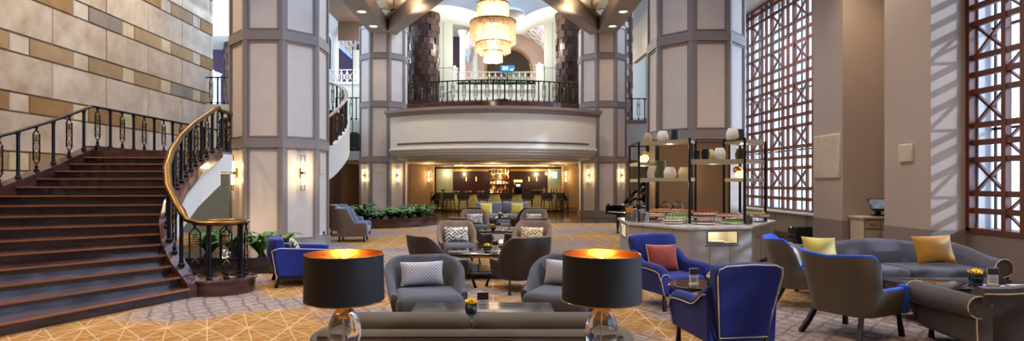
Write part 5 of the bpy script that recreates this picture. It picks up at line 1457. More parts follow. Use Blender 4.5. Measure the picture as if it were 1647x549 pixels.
# ------------------------------------------------------------------ blue armchairs
def bluechair(w=.72, h=.97, m=M_blue, label='', wide=.0):
    t = thing('armchair', label, 'armchair')
    hw = w/2
    # back panel, slightly flared, leaning back
    mb = MB()
    poly = [(-hw+.05, .28), (hw-.05, .28), (hw-.02, .55), (hw+.03, h-.10), (hw+.02, h-.03), (hw-.05, h), (0, h+.012), (-hw+.05, h), (-hw-.02, h-.03), (-hw-.03, h-.10), (-hw+.02, .55)]
    def yb(z): return .36+.13*((z-.28)/.7)**1.3
    n = len(poly); th = .15
    fr = [(x, yb(z)-th, z) for x, z in poly]; bk = [(x, yb(z), z) for x, z in poly]
    mb.add(fr+bk, [tuple(range(n)), tuple(range(2*n-1, n-1, -1))]+[(i, (i+1) % n, (i+1) % n+n, i+n) for i in range(n)])
    mb.build('backrest', m, t, smooth=40, bevel=.03, bseg=3)
    mb = MB(); mb.tube([(x*.975, yb(z)+.004, .28+(z-.28)*.985) for x, z in poly], .007, n=6, closed=True); mb.build('piping', M_piping, t)
    mb = MB(); mb.rbox((0, -.03, .34), (w-.1, .78, .24), .06, 4); mb.build('seat', m, t, smooth=60)
    for s in (-1, 1):
        mb = MB(); secs = []
        for i in range(19):
            u = i/18; y = lerp(.34, -.42, u); zt = .60+.17*(1-sstep(0, .45, u))**1.5+.025*sin(pi*u); 
            if u > .9: zt -= .10*((u-.9)/.1)**2
            x0 = s*(hw-.055); x1 = s*(hw+.075+.02*u); zb = .22+.05*0
            xo = lerp(x0, x1, .9)
            secs.append([(x0, y, zb), (s*(hw+.04), y, zb), (xo, y, zt-.12), (x1, y, zt-.05), (lerp(x0, x1, .75), y, zt), (lerp(x0, x1, .3), y, zt), (x0, y, zt-.04)])
        mb.sweep(secs); mb.build('arm', m, t, smooth=60, bevel=.018, bseg=3)
        sec = secs[-1]; mb = MB(); mb.tube([(p[0], p[1]-.006, p[2]) for p in sec[1:]+[(sec[0][0], sec[0][1], .46)]], .006, n=6); mb.build('piping', M_piping, t)
        top = [(lerp(q[3][0], q[2][0], .4)+s*.006, q[3][1], q[3][2]-.03) for q in secs]; mb = MB(); mb.tube(top, .006, n=6); mb.build('piping', M_piping, t)
        tleg((s*(hw-.0), -.36, .24), (s*(hw+.0), -.38, 0), .034, .02, t)
        mb = MB(); mb.tube([(s*(hw-.06), .34, .26), (s*(hw-.05), .38, .12), (s*(hw-.03), .47, 0)], .028, n=4); mb.build('leg', M_leg, t, smooth=0)
    return t
A = bluechair(label='royal blue velvet armchair facing us with a rust cushion, beside the buffet'); A.location = (2.52, 8.2, 0); A.rotation_euler = (0, 0, .36)
cushion(at((2.52, 8.2, 0), .36, -.02, .12, .64), .36, .26, .52, .40, M_orange, 'rust-orange square cushion in the blue armchair beside the buffet', d=.16, pipe=M_piping, roll=.04)
B = bluechair(w=.60, h=.985, label='royal blue velvet armchair seen from behind with cream piping, near right of centre'); B.location = (2.32, 5.76, 0); B.rotation_euler = (0, 0, pi+.13)
# side table between them
def sidetable():
    t = thing('side_table', 'small oval black side table on brass legs between the two blue armchairs', 'table', (2.53, 6.95, 0))
    mb = MB(); mb.lathe([(.0001, .48), (.98, .48), (1, .487), (1, .503), (.98, .51), (.0001, .51)], n=48, sx=.40, sy=.34); mb.build('table_top', M_tabletop, t)
    for a in (200, 320, 80): mb = MB(); mb.cyl((.3*cos(radians(a)), .25*sin(radians(a)), 0), (.3*cos(radians(a)), .25*sin(radians(a)), .485), .016, n=10); mb.build('leg', M_brass, t)
    return t
sidetable(); card(2.44, 6.95, .51, .15, 'menu card with dark photo on the oval side table by the blue armchairs'); flowers(2.62, 6.86, .51, 'glass bowl of yellow flowers on the oval side table', 1.05, 6)
# low blue armchair beside the near left column
def lowblue():
    t = thing('armchair', 'low wide blue velvet armchair beside the near left column', 'armchair')
    mb = MB(); secs = []
    for i in range(13):
        u = i/12; z = lerp(.18, .80, u); y = .40+.10*u; r = .06*sin(pi*u)
        x = .40
        secs.append([(-x, y-.16, z), (-x*.6, y-.17, z), (x*.6, y-.17, z), (x, y-.16, z), (x+.0, y-.02, z), (x*.6, y+.05+r, z), (0, y+.07+r, z), (-x*.6, y+.05+r, z), (-x, y-.02, z)])
    mb.sweep(secs); mb.build('backrest', M_blue, t, smooth=60, bevel=.03, bseg=3)
    mb = MB(); mb.rbox((0, -.08, .31), (.72, .84, .26), .06, 4); mb.build('seat', M_blue, t)
    for s in (-1, 1):
        mb = MB(); poly = [(.44, .18), (-.5, .16), (-.50, .56), (-.46, .60), (.40, .66), (.5, .64)]
        mb.xprism(poly, s*.36, s*.48, 'x'); mb.build('arm', M_blue, t, smooth=40, bevel=.028, bseg=3)
        mb = MB(); mb.tube([(s*.486, .46, .2), (s*.486, .53, .62), (s*.486, .40, .655), (s*.486, -.46, .595)], .006, n=6); mb.build('piping', M_piping, t)
        mb = MB(); mb.box((s*.42, -.44, .09), (.06, .06, .18)); mb.build('leg', M_leg, t, smooth=0)
        mb = MB(); mb.bar((s*.42, .40, .18), (s*.42, .46, 0), .06); mb.build('leg', M_leg, t, smooth=0)
        mb = MB(); mb.bx(s*.42-.03, s*.42+.03, -.44, .4, .13, .19); mb.build('rail', M_leg, t, smooth=0)
    return t
L = lowblue(); LX_, LY_, LR_ = -3.33, 10.0, pi/2+.42
L.location = (LX_, LY_, 0); L.rotation_euler = (0, 0, LR_)
cushion(at((LX_, LY_, 0), LR_, .05, .12, .60), LR_, .4, .46, .36, M_chev, 'cream cushion lying in the low blue armchair by the column', d=.14)
# pale blue wing chairs behind the column
def wingchair(label):
    t = thing('wing_chair', label, 'armchair')
    top = lambda s: lerp(1.0, .58, sstep(.52, .74, s))
    P = upath(.42, .42, -.42, .2)
    mb = MB(); mb.sweep(shell(P, top, .16, .09, .06, 'out')); mb.build('back_shell', M_wingout, t, smooth=60)
    mb = MB(); mb.sweep(shell(P, top, .16, .09, .06, 'in')); mb.build('backrest', M_wing, t, smooth=60)
    mb = MB(); mb.rbox((0, -.05, .36), (.7, .82, .2), .06, 4); mb.build('seat', M_wing, t)
    mb = MB(); mb.rbox((0, -.02, .24), (.78, .78, .14), .03, 2); mb.build('base', M_wing, t)
    for sx in (-1, 1):
        mb = MB(); mb.rbox((sx*.385, -.44, .36), (.12, .06, .4), .025, 3); mb.build('arm_front', M_wing, t)
        for sy in (-1, 1): tleg((sx*.34, sy*.34, .18), (sx*.35, sy*.36, 0), .035, .025, t)
    return t
wc = wingchair('pale blue wing chair peeking out behind the near left column, nearer of two'); wc.location = (-4.15, 17.0, 0); wc.rotation_euler = (0, 0, pi/2+.1)
w2 = dup(wc, (-4.9, 19.0, 0), pi/2-.1, 'second pale blue wing chair, mostly hidden behind the nearer one'); 

# ------------------------------------------------------------------ taupe and blue shell chairs
def shellchair(label):
    t = thing('shell_armchair', label, 'armchair')
    top = lambda s: lerp(.97, .57, sstep(.36, .58, s))-.03*(1-min(1, s/.3))
    P = upath(.345, .37, -.34, .2)
    mb = MB(); mb.sweep(shell(P, top, .27, .075, .10, 'out', lean=.06)); mb.build('back_shell', M_taupeleather, t, smooth=60)
    mb = MB(); mb.sweep(shell(P, top, .27, .075, .10, 'in', lean=.06)); mb.build('backrest', M_bluein, t, smooth=60)
    mb = MB(); mb.rbox((0, -.06, .38), (.60, .72, .22), .06, 4); mb.build('seat', M_bluein, t)
    for s in (-1, 1):
        mb = MB(); mb.rbox((s*.335, -.37, .43), (.095, .11, .32), .025, 3); mb.build('arm_front', M_bluein, t)
        tleg((s*.30, -.33, .29), (s*.32, -.37, 0), .036, .024, t)
        mb = MB(); mb.tube([(s*.26, .29, .30), (s*.29, .37, .15), (s*.33, .47, 0)], .034, n=4); mb.build('leg', M_leg, t, smooth=0)
    return t
D = shellchair('taupe satin armchair with blue velvet lining and gold cushion, nearest on the right'); D.location = (4.16, 6.6, 0); D.rotation_euler = (0, 0, pi-1.1)
C_ = dup(D, (4.42, 8.15, 0), pi/2-.3, 'taupe and blue armchair side on, behind the near blue armchair, with blue-white cushion')
cushion(at((4.16, 6.6, 0), pi-1.1, -.06, -.02, .64), pi-1.1, .35, .42, .36, M_gold, 'plain gold cushion inside the near taupe armchair', d=.15)
cushion(at((4.42, 8.15, 0), pi/2-.3, .02, .12, .66), pi/2-.3, .25, .42, .38, mat('cushion_bluewhite', rgb(206, 190, 120), .5, c2=rgb(150, 176, 200), scale=4), 'gold and pale blue cushion in the side-on taupe armchair', d=.15)

# ------------------------------------------------------------------ camelback sofas on the right
def camel(W, label, m, nseat=2, hump=.10, ab=.66):
    t = thing('sofa', label, 'sofa'); hw = W/2
    n = 40; secs = []
    for i in range(n+1):
        x = lerp(-hw+.1, hw-.1, i/n); u = abs(x)/(hw-.1)
        zt = .74+hump*(cos(pi*min(1, u*1.15)))*.5+.05+.10*sstep(.72, 1, u)*0
        secs.append([(x, .38, .15), (x, .46, .45), (x, .52, zt-.06), (x, .50, zt), (x, .42, zt+.01), (x, .34, zt-.04), (x, .28, .5), (x, .22, .3)])
    mb = MB(); mb.sweep(secs); mb.build('backrest', m, t, smooth=60)
    mb = MB(); mb.rbox((0, -.02, .22), (W-.16, .84, .22), .04, 3); mb.build('base', m, t)
    sw = (W-.44)/nseat
    for k in range(nseat):
        mb = MB(); mb.rbox((-W/2+.22+sw*(k+.5), -.10, .40), (sw-.01, .76, .17), .055, 4); mb.build('seat_cushion', m, t)
    for s in (-1, 1):
        secs = []
        for i in range(15):
            u = i/14; y = lerp(.48, -.44, u); zc = lerp(ab, .50, sstep(0, .9, u)); R_ = lerp(.11, .13, u); xc = s*(hw-.08+.03*u)
            sec = [(s*(hw-.2), y, .15), (s*(hw-.2), y, zc)]
            for q in range(11):
                a = pi*.95-q/10*pi*1.5; sec.append((xc+s*R_*cos(a), y, zc+R_*sin(a)))
            sec += [(s*(hw-.05), y, zc-R_*.9), (s*(hw-.06), y, .15)]
            secs.append(sec)
        mb = MB(); mb.sweep(secs); mb.build('arm', m, t, smooth=60)
        e = secs[-1]; mb = MB(); mb.tube([(p[0], p[1]-.006, p[2]) for p in e[1:]], .007, n=6); mb.build('piping', M_piping, t)
        e = secs[0]; mb = MB(); mb.tube([(p[0], p[1]+.006, p[2]) for p in e[2:]], .007, n=6); mb.build('piping', M_piping, t)
        for y in (-.36, .40): tleg((s*(hw-.16), y, .14), (s*(hw-.16), y, 0), .035, .022, t)
    pts = [(lerp(-hw+.1, hw-.1, i/n), .522, .74+hump*(cos(pi*min(1, abs(lerp(-1, 1, i/n))*1.15)))*.5+.0) for i in range(n+1)]
    mb = MB(); mb.tube(pts, .007, n=6); mb.build('piping', M_piping, t)
    return t
E = camel(2.75, 'long grey velvet camelback sofa with two gold cushions along the right wall', M_sofag, 2); E.location = (6.08, 8.75, 0); E.rotation_euler = (0, 0, -.03)
cushion((5.02, 8.78, .70), .1, .3, .56, .42, M_stripey, 'pale gold striped cushion at the left of the grey camelback sofa', d=.16, roll=.05)
cushion((6.72, 8.72, .72), -.05, .3, .58, .44, M_stripe, 'mustard gold striped cushion at the right of the grey camelback sofa', d=.16, roll=-.04)
G = camel(2.6, 'taupe velvet camelback sofa seen from its side at the right edge, nearest the viewer', M_sofat, 2, .16, .52); G.location = (6.02, 5.95, 0); G.rotation_euler = (0, 0, pi-.10)
ctable(5.93, 7.28, 1.6, .8, 'glossy black coffee table between the two camelback sofas')
flowers(6.08, 7.2, .47, 'glass bowl of yellow flowers on the table between the camelback sofas', 1.5, 8); card(6.22, 7.12, .47, -.2, 'menu card on the table between the camelback sofas', .12, .21)
mb = MB(); mb.rbox((0, 0, .006), (.34, .22, .012), .004, 1); o = mb.build('leaflet', M_paper, smooth=0); o.location = (6.52, 6.98, .47); tag(o, 'white leaflet lying on the table beside the camelback sofa', 'leaflet')
# ------------------------------------------------------------------ buffet island
BP = [(3.07, 14.1), (2.93, 12.5), (3.785, 11.1), (5.15, 11.35), (6.47, 13.1), (6.5, 14.2)]
CT = .87
def buffet():
    o = Vector((4.7, 12.6, 0)); t = thing('buffet_island', 'angular grey buffet island with pale stone counter wrapped around the right column', 'buffet', o)
    def inset(d):
        n = len(BP); out = []; c = Vector((4.75, 13.0, 0))
        for x, y in BP: v = Vector((x, y, 0)); w = (c-v); out.append(v+w.normalized()*d)
        return [(p.x-o.x, p.y-o.y) for p in out]
    mb = MB(); mb.prism(inset(0), CT-.055, CT); mb.build('counter_top', M_count, t, smooth=0, bevel=.008)
    P = [Vector((x, y, 0)) for x, y in inset(.05)]
    # carcass with open niches on two faces
    mb = MB(); niches = {2: (.30, .86, .56, .80), 0: (.0, 0, 0, 0), 1: (.0, 0, 0, 0)}
    mb2 = MB()
    for i in range(len(P)):
        a, b = P[i], P[(i+1) % len(P)]; L = (b-a).length; d = (b-a).normalized(); n = Vector((d.y, -d.x, 0))
        def pt(s, z, dep=0): return a+d*s-n*dep+Vector((0, 0, z))
        holes = []
        if i == 2: holes = [(.30*L, .78*L, .54, .775)]
        if i == 0: holes = [(L*.28, L*.72, .5, .775)]
        zt, zb = CT-.055, .1
        if not holes: mb.add([pt(0, zb), pt(L, zb), pt(L, zt), pt(0, zt)], [(0, 1, 2, 3)])
        else:
            s0, s1, za, zc = holes[0]
            for (u0, u1, v0, v1) in ((0, s0, zb, zt), (s1, L, zb, zt), (s0, s1, zb, za), (s0, s1, zc, zt)):
                mb.add([pt(u0, v0), pt(u1, v0), pt(u1, v1), pt(u0, v1)], [(0, 1, 2, 3)])
            D = .34; f = [pt(s0, za), pt(s1, za), pt(s1, zc), pt(s0, zc)]; g = [pt(s0, za, D), pt(s1, za, D), pt(s1, zc, D), pt(s0, zc, D)]
            nb = MB(); nb.add(f+g, [(4, 5, 6, 7), (0, 1, 5, 4), (1, 2, 6, 5), (2, 3, 7, 6), (3, 0, 4, 7)]); nb.build('niche', M_niche, t, smooth=0)
            c = pt((s0+s1)/2, zc-.04, .15)+o; light('POINT', 'niche_light', c, .8, (1, .93, .74), .04)
            nb = MB()
            for p, q in ((0, 1), (1, 2), (2, 3), (3, 0)): nb.bar(f[p]+n*.004, f[q]+n*.004, .016, .016)
            nb.build('niche_frame', M_steel, t, smooth=0)
        # seams
        k = max(1, round(L/.42))
        for q in range(1, k):
            s = L*q/k
            if holes and holes[0][0]-.03 < s < holes[0][1]+.03: z2 = holes[0][2]-.05
            else: z2 = zt
            mb2 = MB(); mb2.bar(pt(s, zb)+n*.001, pt(s, z2)+n*.001, .008, .004, up=tuple(n)); mb2.build('panel_seam', M_seam, t, smooth=0)
        if holes: mb2 = MB(); mb2.bar(pt(holes[0][0]-.05, holes[0][2]-.045)+n*.001, pt(holes[0][1]+.05, holes[0][2]-.045)+n*.001, .012, .02); mb2.build('panel_seam', M_seam, t, smooth=0)
        if i == 3: mb2 = MB(); mb2.bar(pt(L*.22, .62)+n*.004, pt(L*.72, .62)+n*.004, .012, .02); mb2.build('pull_slot', M_seam, t, smooth=0)
    mb.build('carcass', M_cab, t, smooth=0)
    mb = MB(); mb.prism(inset(.14), 0, .1); mb.build('plinth', M_seam, t, smooth=0)
    # shelving frame
    fr = [(3.34, 14.0), (3.30, 12.95), (4.14, 12.05), (5.30, 12.05), (6.14, 12.9)]
    bk = [(3.75, 13.95), (3.78, 13.25), (4.42, 12.5), (5.04, 12.5), (5.72, 13.25)]
    def post(x, y, zt, m=M_leg): mb = MB(); mb.bx(x-.022-o.x, x+.022-o.x, y-.022-o.y, y+.022-o.y, CT, zt); mb.build('post', m, t, smooth=0)
    tops = [2.64, 2.66, 2.68, 2.68, 2.66]
    for (x, y), z in zip(fr, tops): post(x, y, z)
    for (x, y), z in zip(bk, tops): post(x, y, z)
    def shelf(i, z, h=.08, name='shelf', z_under=True):
        a, b, c, d = fr[i], fr[i+1], bk[i+1], bk[i]
        mb = MB(); mb.prism([(p[0]-o.x, p[1]-o.y) for p in (a, b, c, d)], z-h, z); mb.build(name, M_shelf, t, smooth=0)
        cx, cy = (a[0]+b[0]+c[0]+d[0])/4, (a[1]+b[1]+c[1]+d[1])/4
        L_ = light('POINT', 'shelf_light', (cx, cy, z-h-.05), 2.2, (1, .8, .5), .06)
    for i, zs in ((0, (2.2, 1.82)), (1, (2.66, 1.84)), (2, (2.23, )), (3, (2.66, 2.24, 1.83))):
        for z in zs: shelf(i, z, .1 if i == 2 else .075)
    for i in range(4):
        mb = MB(); mb.bar((fr[i][0]-o.x, fr[i][1]-o.y, tops[i]-.02), (bk[i][0]-o.x, bk[i][1]-o.y, tops[i]-.02), .03); mb.build('top_rail', M_leg, t, smooth=0)
    mb = MB(); mb.bar((fr[0][0]-o.x, fr[0][1]-o.y, 2.63), (fr[1][0]-o.x, fr[1][1]-o.y, 2.65), .03); mb.build('top_rail', M_leg, t, smooth=0)
    mb = MB(); mb.bar((fr[4][0]-o.x, fr[4][1]-o.y, 2.64), (bk[4][0]-o.x, bk[4][1]-o.y, 2.64), .03); mb.build('top_rail', M_leg, t, smooth=0)
    return fr, bk
fr, bk = buffet()
def on_shelf(i, u, v, z):
    a = Vector((*fr[i], 0)).lerp(Vector((*fr[i+1], 0)), u); b = Vector((*bk[i], 0)).lerp(Vector((*bk[i+1], 0)), u); p = a.lerp(b, v); return (p.x, p.y, z)
def ribvase(name, r, h, m, loc, label, ribs=16):
    mb = MB(); N = ribs*4; prof = []
    for i in range(15): u = i/14; prof.append((r*(.62+.38*sin(pi*(u*.78+.2))), h*u))
    vs = []; fs = []
    for rr, z in prof:
        for q in range(N): a = 2*pi*q/N; k = rr*(1-.09*(.5+.5*cos(ribs*a))); vs.append((k*cos(a), k*sin(a), z))
    for j in range(14):
        for q in range(N): fs.append((j*N+q, j*N+(q+1) % N, (j+1)*N+(q+1) % N, (j+1)*N+q))
    fs += [tuple(range(N-1, -1, -1)), tuple(14*N+q for q in range(N))]
    mb.add(vs, fs); o = mb.build(name, m, smooth=60); o.location = loc; return tag(o, label, 'vase')
def cylvase(r, h, m, loc, label, prof=None):
    mb = MB(); mb.lathe(prof or [(r, 0), (r*1.02, h*.5), (r, h-.01), (r*.8, h), (r*.8, h-.02), (.0001, h-.02)], n=24); o = mb.build('vase', m); o.location = loc; return tag(o, label, 'vase')
zt = 2.66
ribvase('vase', .125, .23, M_ribwhite, on_shelf(1, .38, .4, zt), 'white ribbed vase on top of the left shelf bay, next to a navy cylinder')
cylvase(.085, .24, M_navy, on_shelf(1, .64, .4, zt), 'navy cylinder vase on top of the left shelf bay')
cylvase(.09, .22, M_tancer, on_shelf(1, .0, .5, zt), 'tan cone-shaped vase at the left end of the top shelf', [(.1, 0), (.105, .08), (.05, .2), (.03, .22), (.0001, .22)])
cylvase(.06, .08, M_blackcer, on_shelf(1, .08, .75, zt), 'small dark pot next to the tan cone vase', [(.06, 0), (.065, .05), (.04, .09), (.0001, .09)])
ribvase('vase', .135, .24, M_ribwhite, on_shelf(1, .55, .35, 1.84), 'white ribbed vase on the lower left shelf, brighter of the pair')
ribvase('vase', .13, .23, M_cream, on_shelf(1, .85, .35, 1.84), 'cream ribbed vase on the lower left shelf beside the white one')
ribvase('vase', .09, .26, M_ribwhite, on_shelf(1, .04, .6, 1.84), 'narrow pale vase on the lower left shelf by the outer bay')
cylvase(.11, .4, M_greencer, on_shelf(1, .2, .8, 1.84), 'tall olive panel-like vase on the lower left shelf')
cylvase(.07, .2, M_blackcer, on_shelf(2, .1, .4, 2.23), 'small black vase at the left of the middle shelf')
cylvase(.075, .24, M_blackcer, on_shelf(2, .30, .3, 2.23), 'black tapered vase on the middle shelf touching the cream one', [(.06, 0), (.085, .12), (.07, .22), (.05, .24), (.0001, .24)])
ribvase('vase', .1, .22, M_cream, on_shelf(2, .42, .55, 2.23), 'cream ribbed vase on the middle shelf behind the black ones')
ribvase('vase', .125, .25, M_ribwhite, on_shelf(2, .63, .4, 2.23), 'bright white ribbed vase on the middle shelf')
ribvase('vase', .13, .25, M_ribwhite, on_shelf(3, .02, .6, zt), 'white ribbed vase on top of the right shelf bay')
cylvase(.07, .25, M_navy, on_shelf(3, .36, .5, zt), 'navy tapered vase on top of the right shelf bay', [(.085, 0), (.075, .15), (.06, .25), (.0001, .25)])
cylvase(.11, .24, M_greencer, on_shelf(3, .35, .5, 2.24), 'olive green vase on the upper right shelf', [(.1, 0), (.12, .12), (.08, .24), (.0001, .24)])
for i, (u, v, z, s, lb) in enumerate(((.75, .35, 2.2, 3, 'outer left bay of the shelving'), (.3, .4, 1.83, 3, 'lower right shelf of the shelving'))):
    sh = 0 if i == 0 else 3
    for k, (du, dz, r) in enumerate(((-.16, .06, .08), (.06, .075, .095), (-.02, .17, .085))):
        mb = MB(); mb.sphere((0, 0, 0), r, 18, 12, m=0); o = mb.build('globe_lamp', (M_lampglobe if k < 2 else M_copper)); o.location = Vector(on_shelf(sh, u+du, v+.1*k, z+r))+Vector((0, 0, .1 if k == 2 else 0)); tag(o, ('copper ball stacked on glowing globes in the ' if k == 2 else ('small glowing globe lamp in the ' if k == 0 else 'larger glowing globe lamp in the '))+lb, 'globe lamp')
# plate in the niche
mb = MB(); mb.lathe([(.08, 0), (.16, .012), (.17, .02), (.1, .02), (.0001, .02)], n=28); mb.lathe([(.08, .02), (.16, .032), (.17, .04), (.1, .04), (.0001, .04)], n=28)
o = mb.build('plate_stack', M_white); o.location = (4.42, 11.38, .54); tag(o, 'white plates stacked in the lit buffet niche', 'plates')

# ------------------------------------------------------------------ food on the counter
PL = {}
def platter(loc, L, W, rz, label, z=0, stand=.0):
    t = thing('serving_platter', label, 'platter', loc, rz)
    mb = MB(); mb.lathe([(.86, 0), (1, .018), (1.0, .026), (.84, .012), (.0001, .012)], n=32, c=(0, 0, stand), sx=L/2, sy=W/2); mb.build('plate', M_white, t)
    if stand:
        mb = MB()
        for sx in (-1, 1):
            for sy in (-1, 1): mb.bx(sx*L*.3-.006, sx*L*.3+.006, sy*W*.3-.006, sy*W*.3+.006, 0, stand)
        mb.bx(-L*.3, L*.3, -W*.3, W*.3, 0, .005); mb.build('stand', M_glassbowl, t, smooth=0)
    return t
def pastry_src(kind):
    if kind == 'tart': mb = MB(); mb.lathe([(.018, 0), (.026, .018), (.026, .02), (.0001, .02)], n=10, m=0); mb.sphere((0, 0, .024), .018, 8, 6, m=1, sz=.7)
    elif kind == 'slice': mb = MB(); mb.box((0, 0, .012), (.05, .03, .024), m=0); mb.box((0, 0, .028), (.05, .03, .008), m=1)
    else: mb = MB(); mb.cyl((0, 0, 0), (0, 0, .035), .018, n=10, m=0); mb.sphere((0, 0, .04), .015, 8, 6, m=1)
    return mb
FS = {}
def pastry(kind, c1, c2, loc, rz, label, group):
    key = (kind, c1, c2)
    if key not in FS: o = pastry_src(kind).build('pastry', [M_food[c1], M_food[c2]]); FS[key] = o
    else: o = FS[key].copy(); COL.objects.link(o)
    o.location = loc; o.rotation_euler = (0, 0, rz); o.scale = (1.35, 1.35, 1.5); tag(o, label, 'pastry', group)
npast = 0
def fill(loc, L, W, rz, stand, kind, c1, c2, nx, ny, desc):
    global npast
    for i in range(nx):
        for j in range(ny):
            u, v = (i+.5)/nx*2-1, (j+.5)/ny*2-1
            if (u*.8)**2+(v*.8)**2 > .86: continue
            p = at(loc, rz, u*L*.42, v*W*.38, stand+.013); pastry(kind, c1, c2, p, rz+random.uniform(-.2, .2), desc, desc.replace('small ', '')[:60]); npast += 1
plats = [
 # x px, d, length, stand, kind, colours, name
 (1042, 12.7, .42, .02, 'tart', 'red', 'red', 'low platter of red berries at the left of the buffet', 'small red berry tart on the low left platter'),
 (1052, 12.55, .46, .13, 'slice', 'orange', 'cream', 'raised platter of orange slices left of the domes', 'small orange slice on the raised left platter'),
 (1062, 13.1, .5, .2, 'tart', 'orange', 'orange', 'high platter of golden pastries under the glass domes', 'small golden pastry on the high left platter'),
 (1083, 11.95, .46, .02, 'slice', 'brown', 'cream', 'low platter of chocolate slices near the middle post', 'small chocolate slice on the low platter'),
 (1090, 12.2, .5, .12, 'roll', 'green', 'green', 'raised platter of green bites near the middle post', 'small green bite on the raised platter'),
 (1096, 12.75, .5, .2, 'tart', 'orange', 'pink', 'high platter of pink-topped pastries behind the green bites', 'small pink-topped pastry on the high platter'),
 (1131, 12.6, .62, .2, 'tart', 'red', 'red', 'high platter of red tarts in the middle of the buffet', 'small red tart on the high middle platter'),
 (1133, 12.15, .56, .12, 'roll', 'brown', 'cream', 'raised platter of dark rolls in the middle of the buffet', 'small dark roll with cream on the raised middle platter'),
 (1133, 11.8, .5, .02, 'slice', 'brown', 'brown', 'low platter of brown slices at the front of the middle bay', 'small brown slice on the low middle platter'),
 (1170, 12.3, .56, .14, 'tart', 'cream', 'red', 'raised platter of cream and red tarts beside the right post', 'small cream and red tart on the raised right platter'),
 (1178, 11.95, .48, .02, 'roll', 'green', 'brown', 'low platter of green rolls beside the right post', 'small green roll on the low right platter'),
 (1213, 12.5, .5, .18, 'tart', 'cream', 'green', 'high platter of pale green tarts right of the post', 'small pale green tart on the high far right platter'),
 (1222, 12.75, .42, .1, 'slice', 'cream', 'pink', 'platter of pink and cream slices at the right end of the buffet', 'small pink slice on the right end platter'),
]
for x, d, L_, st, kind, c1, c2, lb, lb2 in plats:
    loc = ((x-VPX)*d/F, d, CT); rz = .0
    platter(loc, L_, L_*.62, rz, lb, stand=st); fill(loc, L_, L_*.62, rz, st, kind, c1, c2, 6, 3, lb2)
def dome(x, d, lb):
    t = thing('cake_dome', lb, 'cake dome', ((x-VPX)*d/F, d, CT)); mb = MB(); mb.lathe([(.07, 0), (.02, .02), (.02, .24), (.13, .26), (.13, .27), (.0001, .27)], n=20); mb.build('stand', M_white, t)
    mb = MB(); mb.lathe([(.12, .27), (.12, .33)]+[(.12*cos(q*pi/20), .33+.1*sin(q*pi/20)) for q in range(1, 10)]+[(.012, .43), (.012, .46), (.0001, .46)], n=24); mb.build('cover', M_glassbowl, t)
    mb = MB(); mb.lathe([(.09, .272), (.09, .32), (.0001, .325)], n=18); mb.build('cake', M_food['orange'], t)
dome(1069, 13.3, 'glass cake dome on the buffet, left of the pair'); dome(1090, 13.1, 'glass cake dome on the buffet, right of the pair')
def fountain():
    d = 13.0; t = thing('chocolate_fountain', 'tiered chocolate fountain at the left end of the buffet', 'fountain', ((1026-VPX)*d/F, d, CT))
    mb = MB(); mb.lathe([(.13, 0), (.13, .02), (.1, .03), (.1, .2), (.17, .22), (.17, .27), (.13, .25), (.0001, .25)], n=24); mb.build('basin', M_steel, t)
    mb = MB(); mb.lathe([(.03, .25), (.03, .42), (.13, .38), (.14, .37), (.1, .45), (.025, .47), (.025, .56), (.09, .53), (.095, .52), (.06, .59), (.02, .61), (.02, .7), (.045, .69), (.02, .76), (.0001, .78)], n=20); mb.build('chocolate', M_choc, t)
fountain()
for k, (x, d, lb) in enumerate(((1021, 12.45, 'steel ice pot standing left of the fountain'), (1036, 12.35, 'steel ice pot standing right of the fountain'))):
    mb = MB(); mb.lathe([(.085, 0), (.1, .02), (.105, .22), (.115, .23), (.115, .24), (.1, .24), (.095, .03), (.0001, .03)], n=24); o = mb.build('steel_pot', M_steel); o.location = ((x-VPX)*d/F, d, CT); tag(o, lb, 'pot')
t = thing('glass_jar', 'glass jar of orange biscuit sticks at the left corner of the buffet', 'jar', ((1011-VPX)*12.8/F, 12.8, CT))
mb = MB(); mb.lathe([(.07, 0), (.09, .03), (.11, .2), (.105, .2), (.085, .03), (.0001, .02)], n=20); mb.build('jar', M_glassbowl, t)
for q in range(14):
    a = q*2.4; r = .03+.03*(q % 3)/2; mb = MB(); mb.cyl((r*.5*cos(a), r*.5*sin(a), .03), (r*1.5*cos(a), r*1.5*sin(a), .30+.02*(q % 3)), .009, n=6); mb.build('biscuit_stick', M_food['orange'], t)
mb = MB(); mb.lathe([(.06, 0), (.1, .02), (.11, .08), (.09, .13), (.03, .16), (.02, .19), (.0001, .2)], n=20); o = mb.build('sugar_pot', M_white); o.location = ((1188-VPX)*13.0/F, 13.0, CT+.0); tag(o, 'white lidded china pot behind the platters near the right post', 'pot')
for k, x in enumerate((1203, 1209)):
    mb = MB(); mb.lathe([(.045, 0), (.05, .01), (.05, .16), (.046, .16), (.046, .02), (.0001, .02)], n=16); mb.lathe([(.0001, .02), (.044, .02), (.044, .1), (.0001, .1)], n=14, m=1); o = mb.build('jam_glass', [M_glassbowl, M_food['cream']]); o.location = ((x-VPX)*11.85/F, 11.85+.1*k, CT); tag(o, 'small glass of cream dip beside the right post, '+('nearer the post' if k == 0 else 'farther from the post'), 'glass')

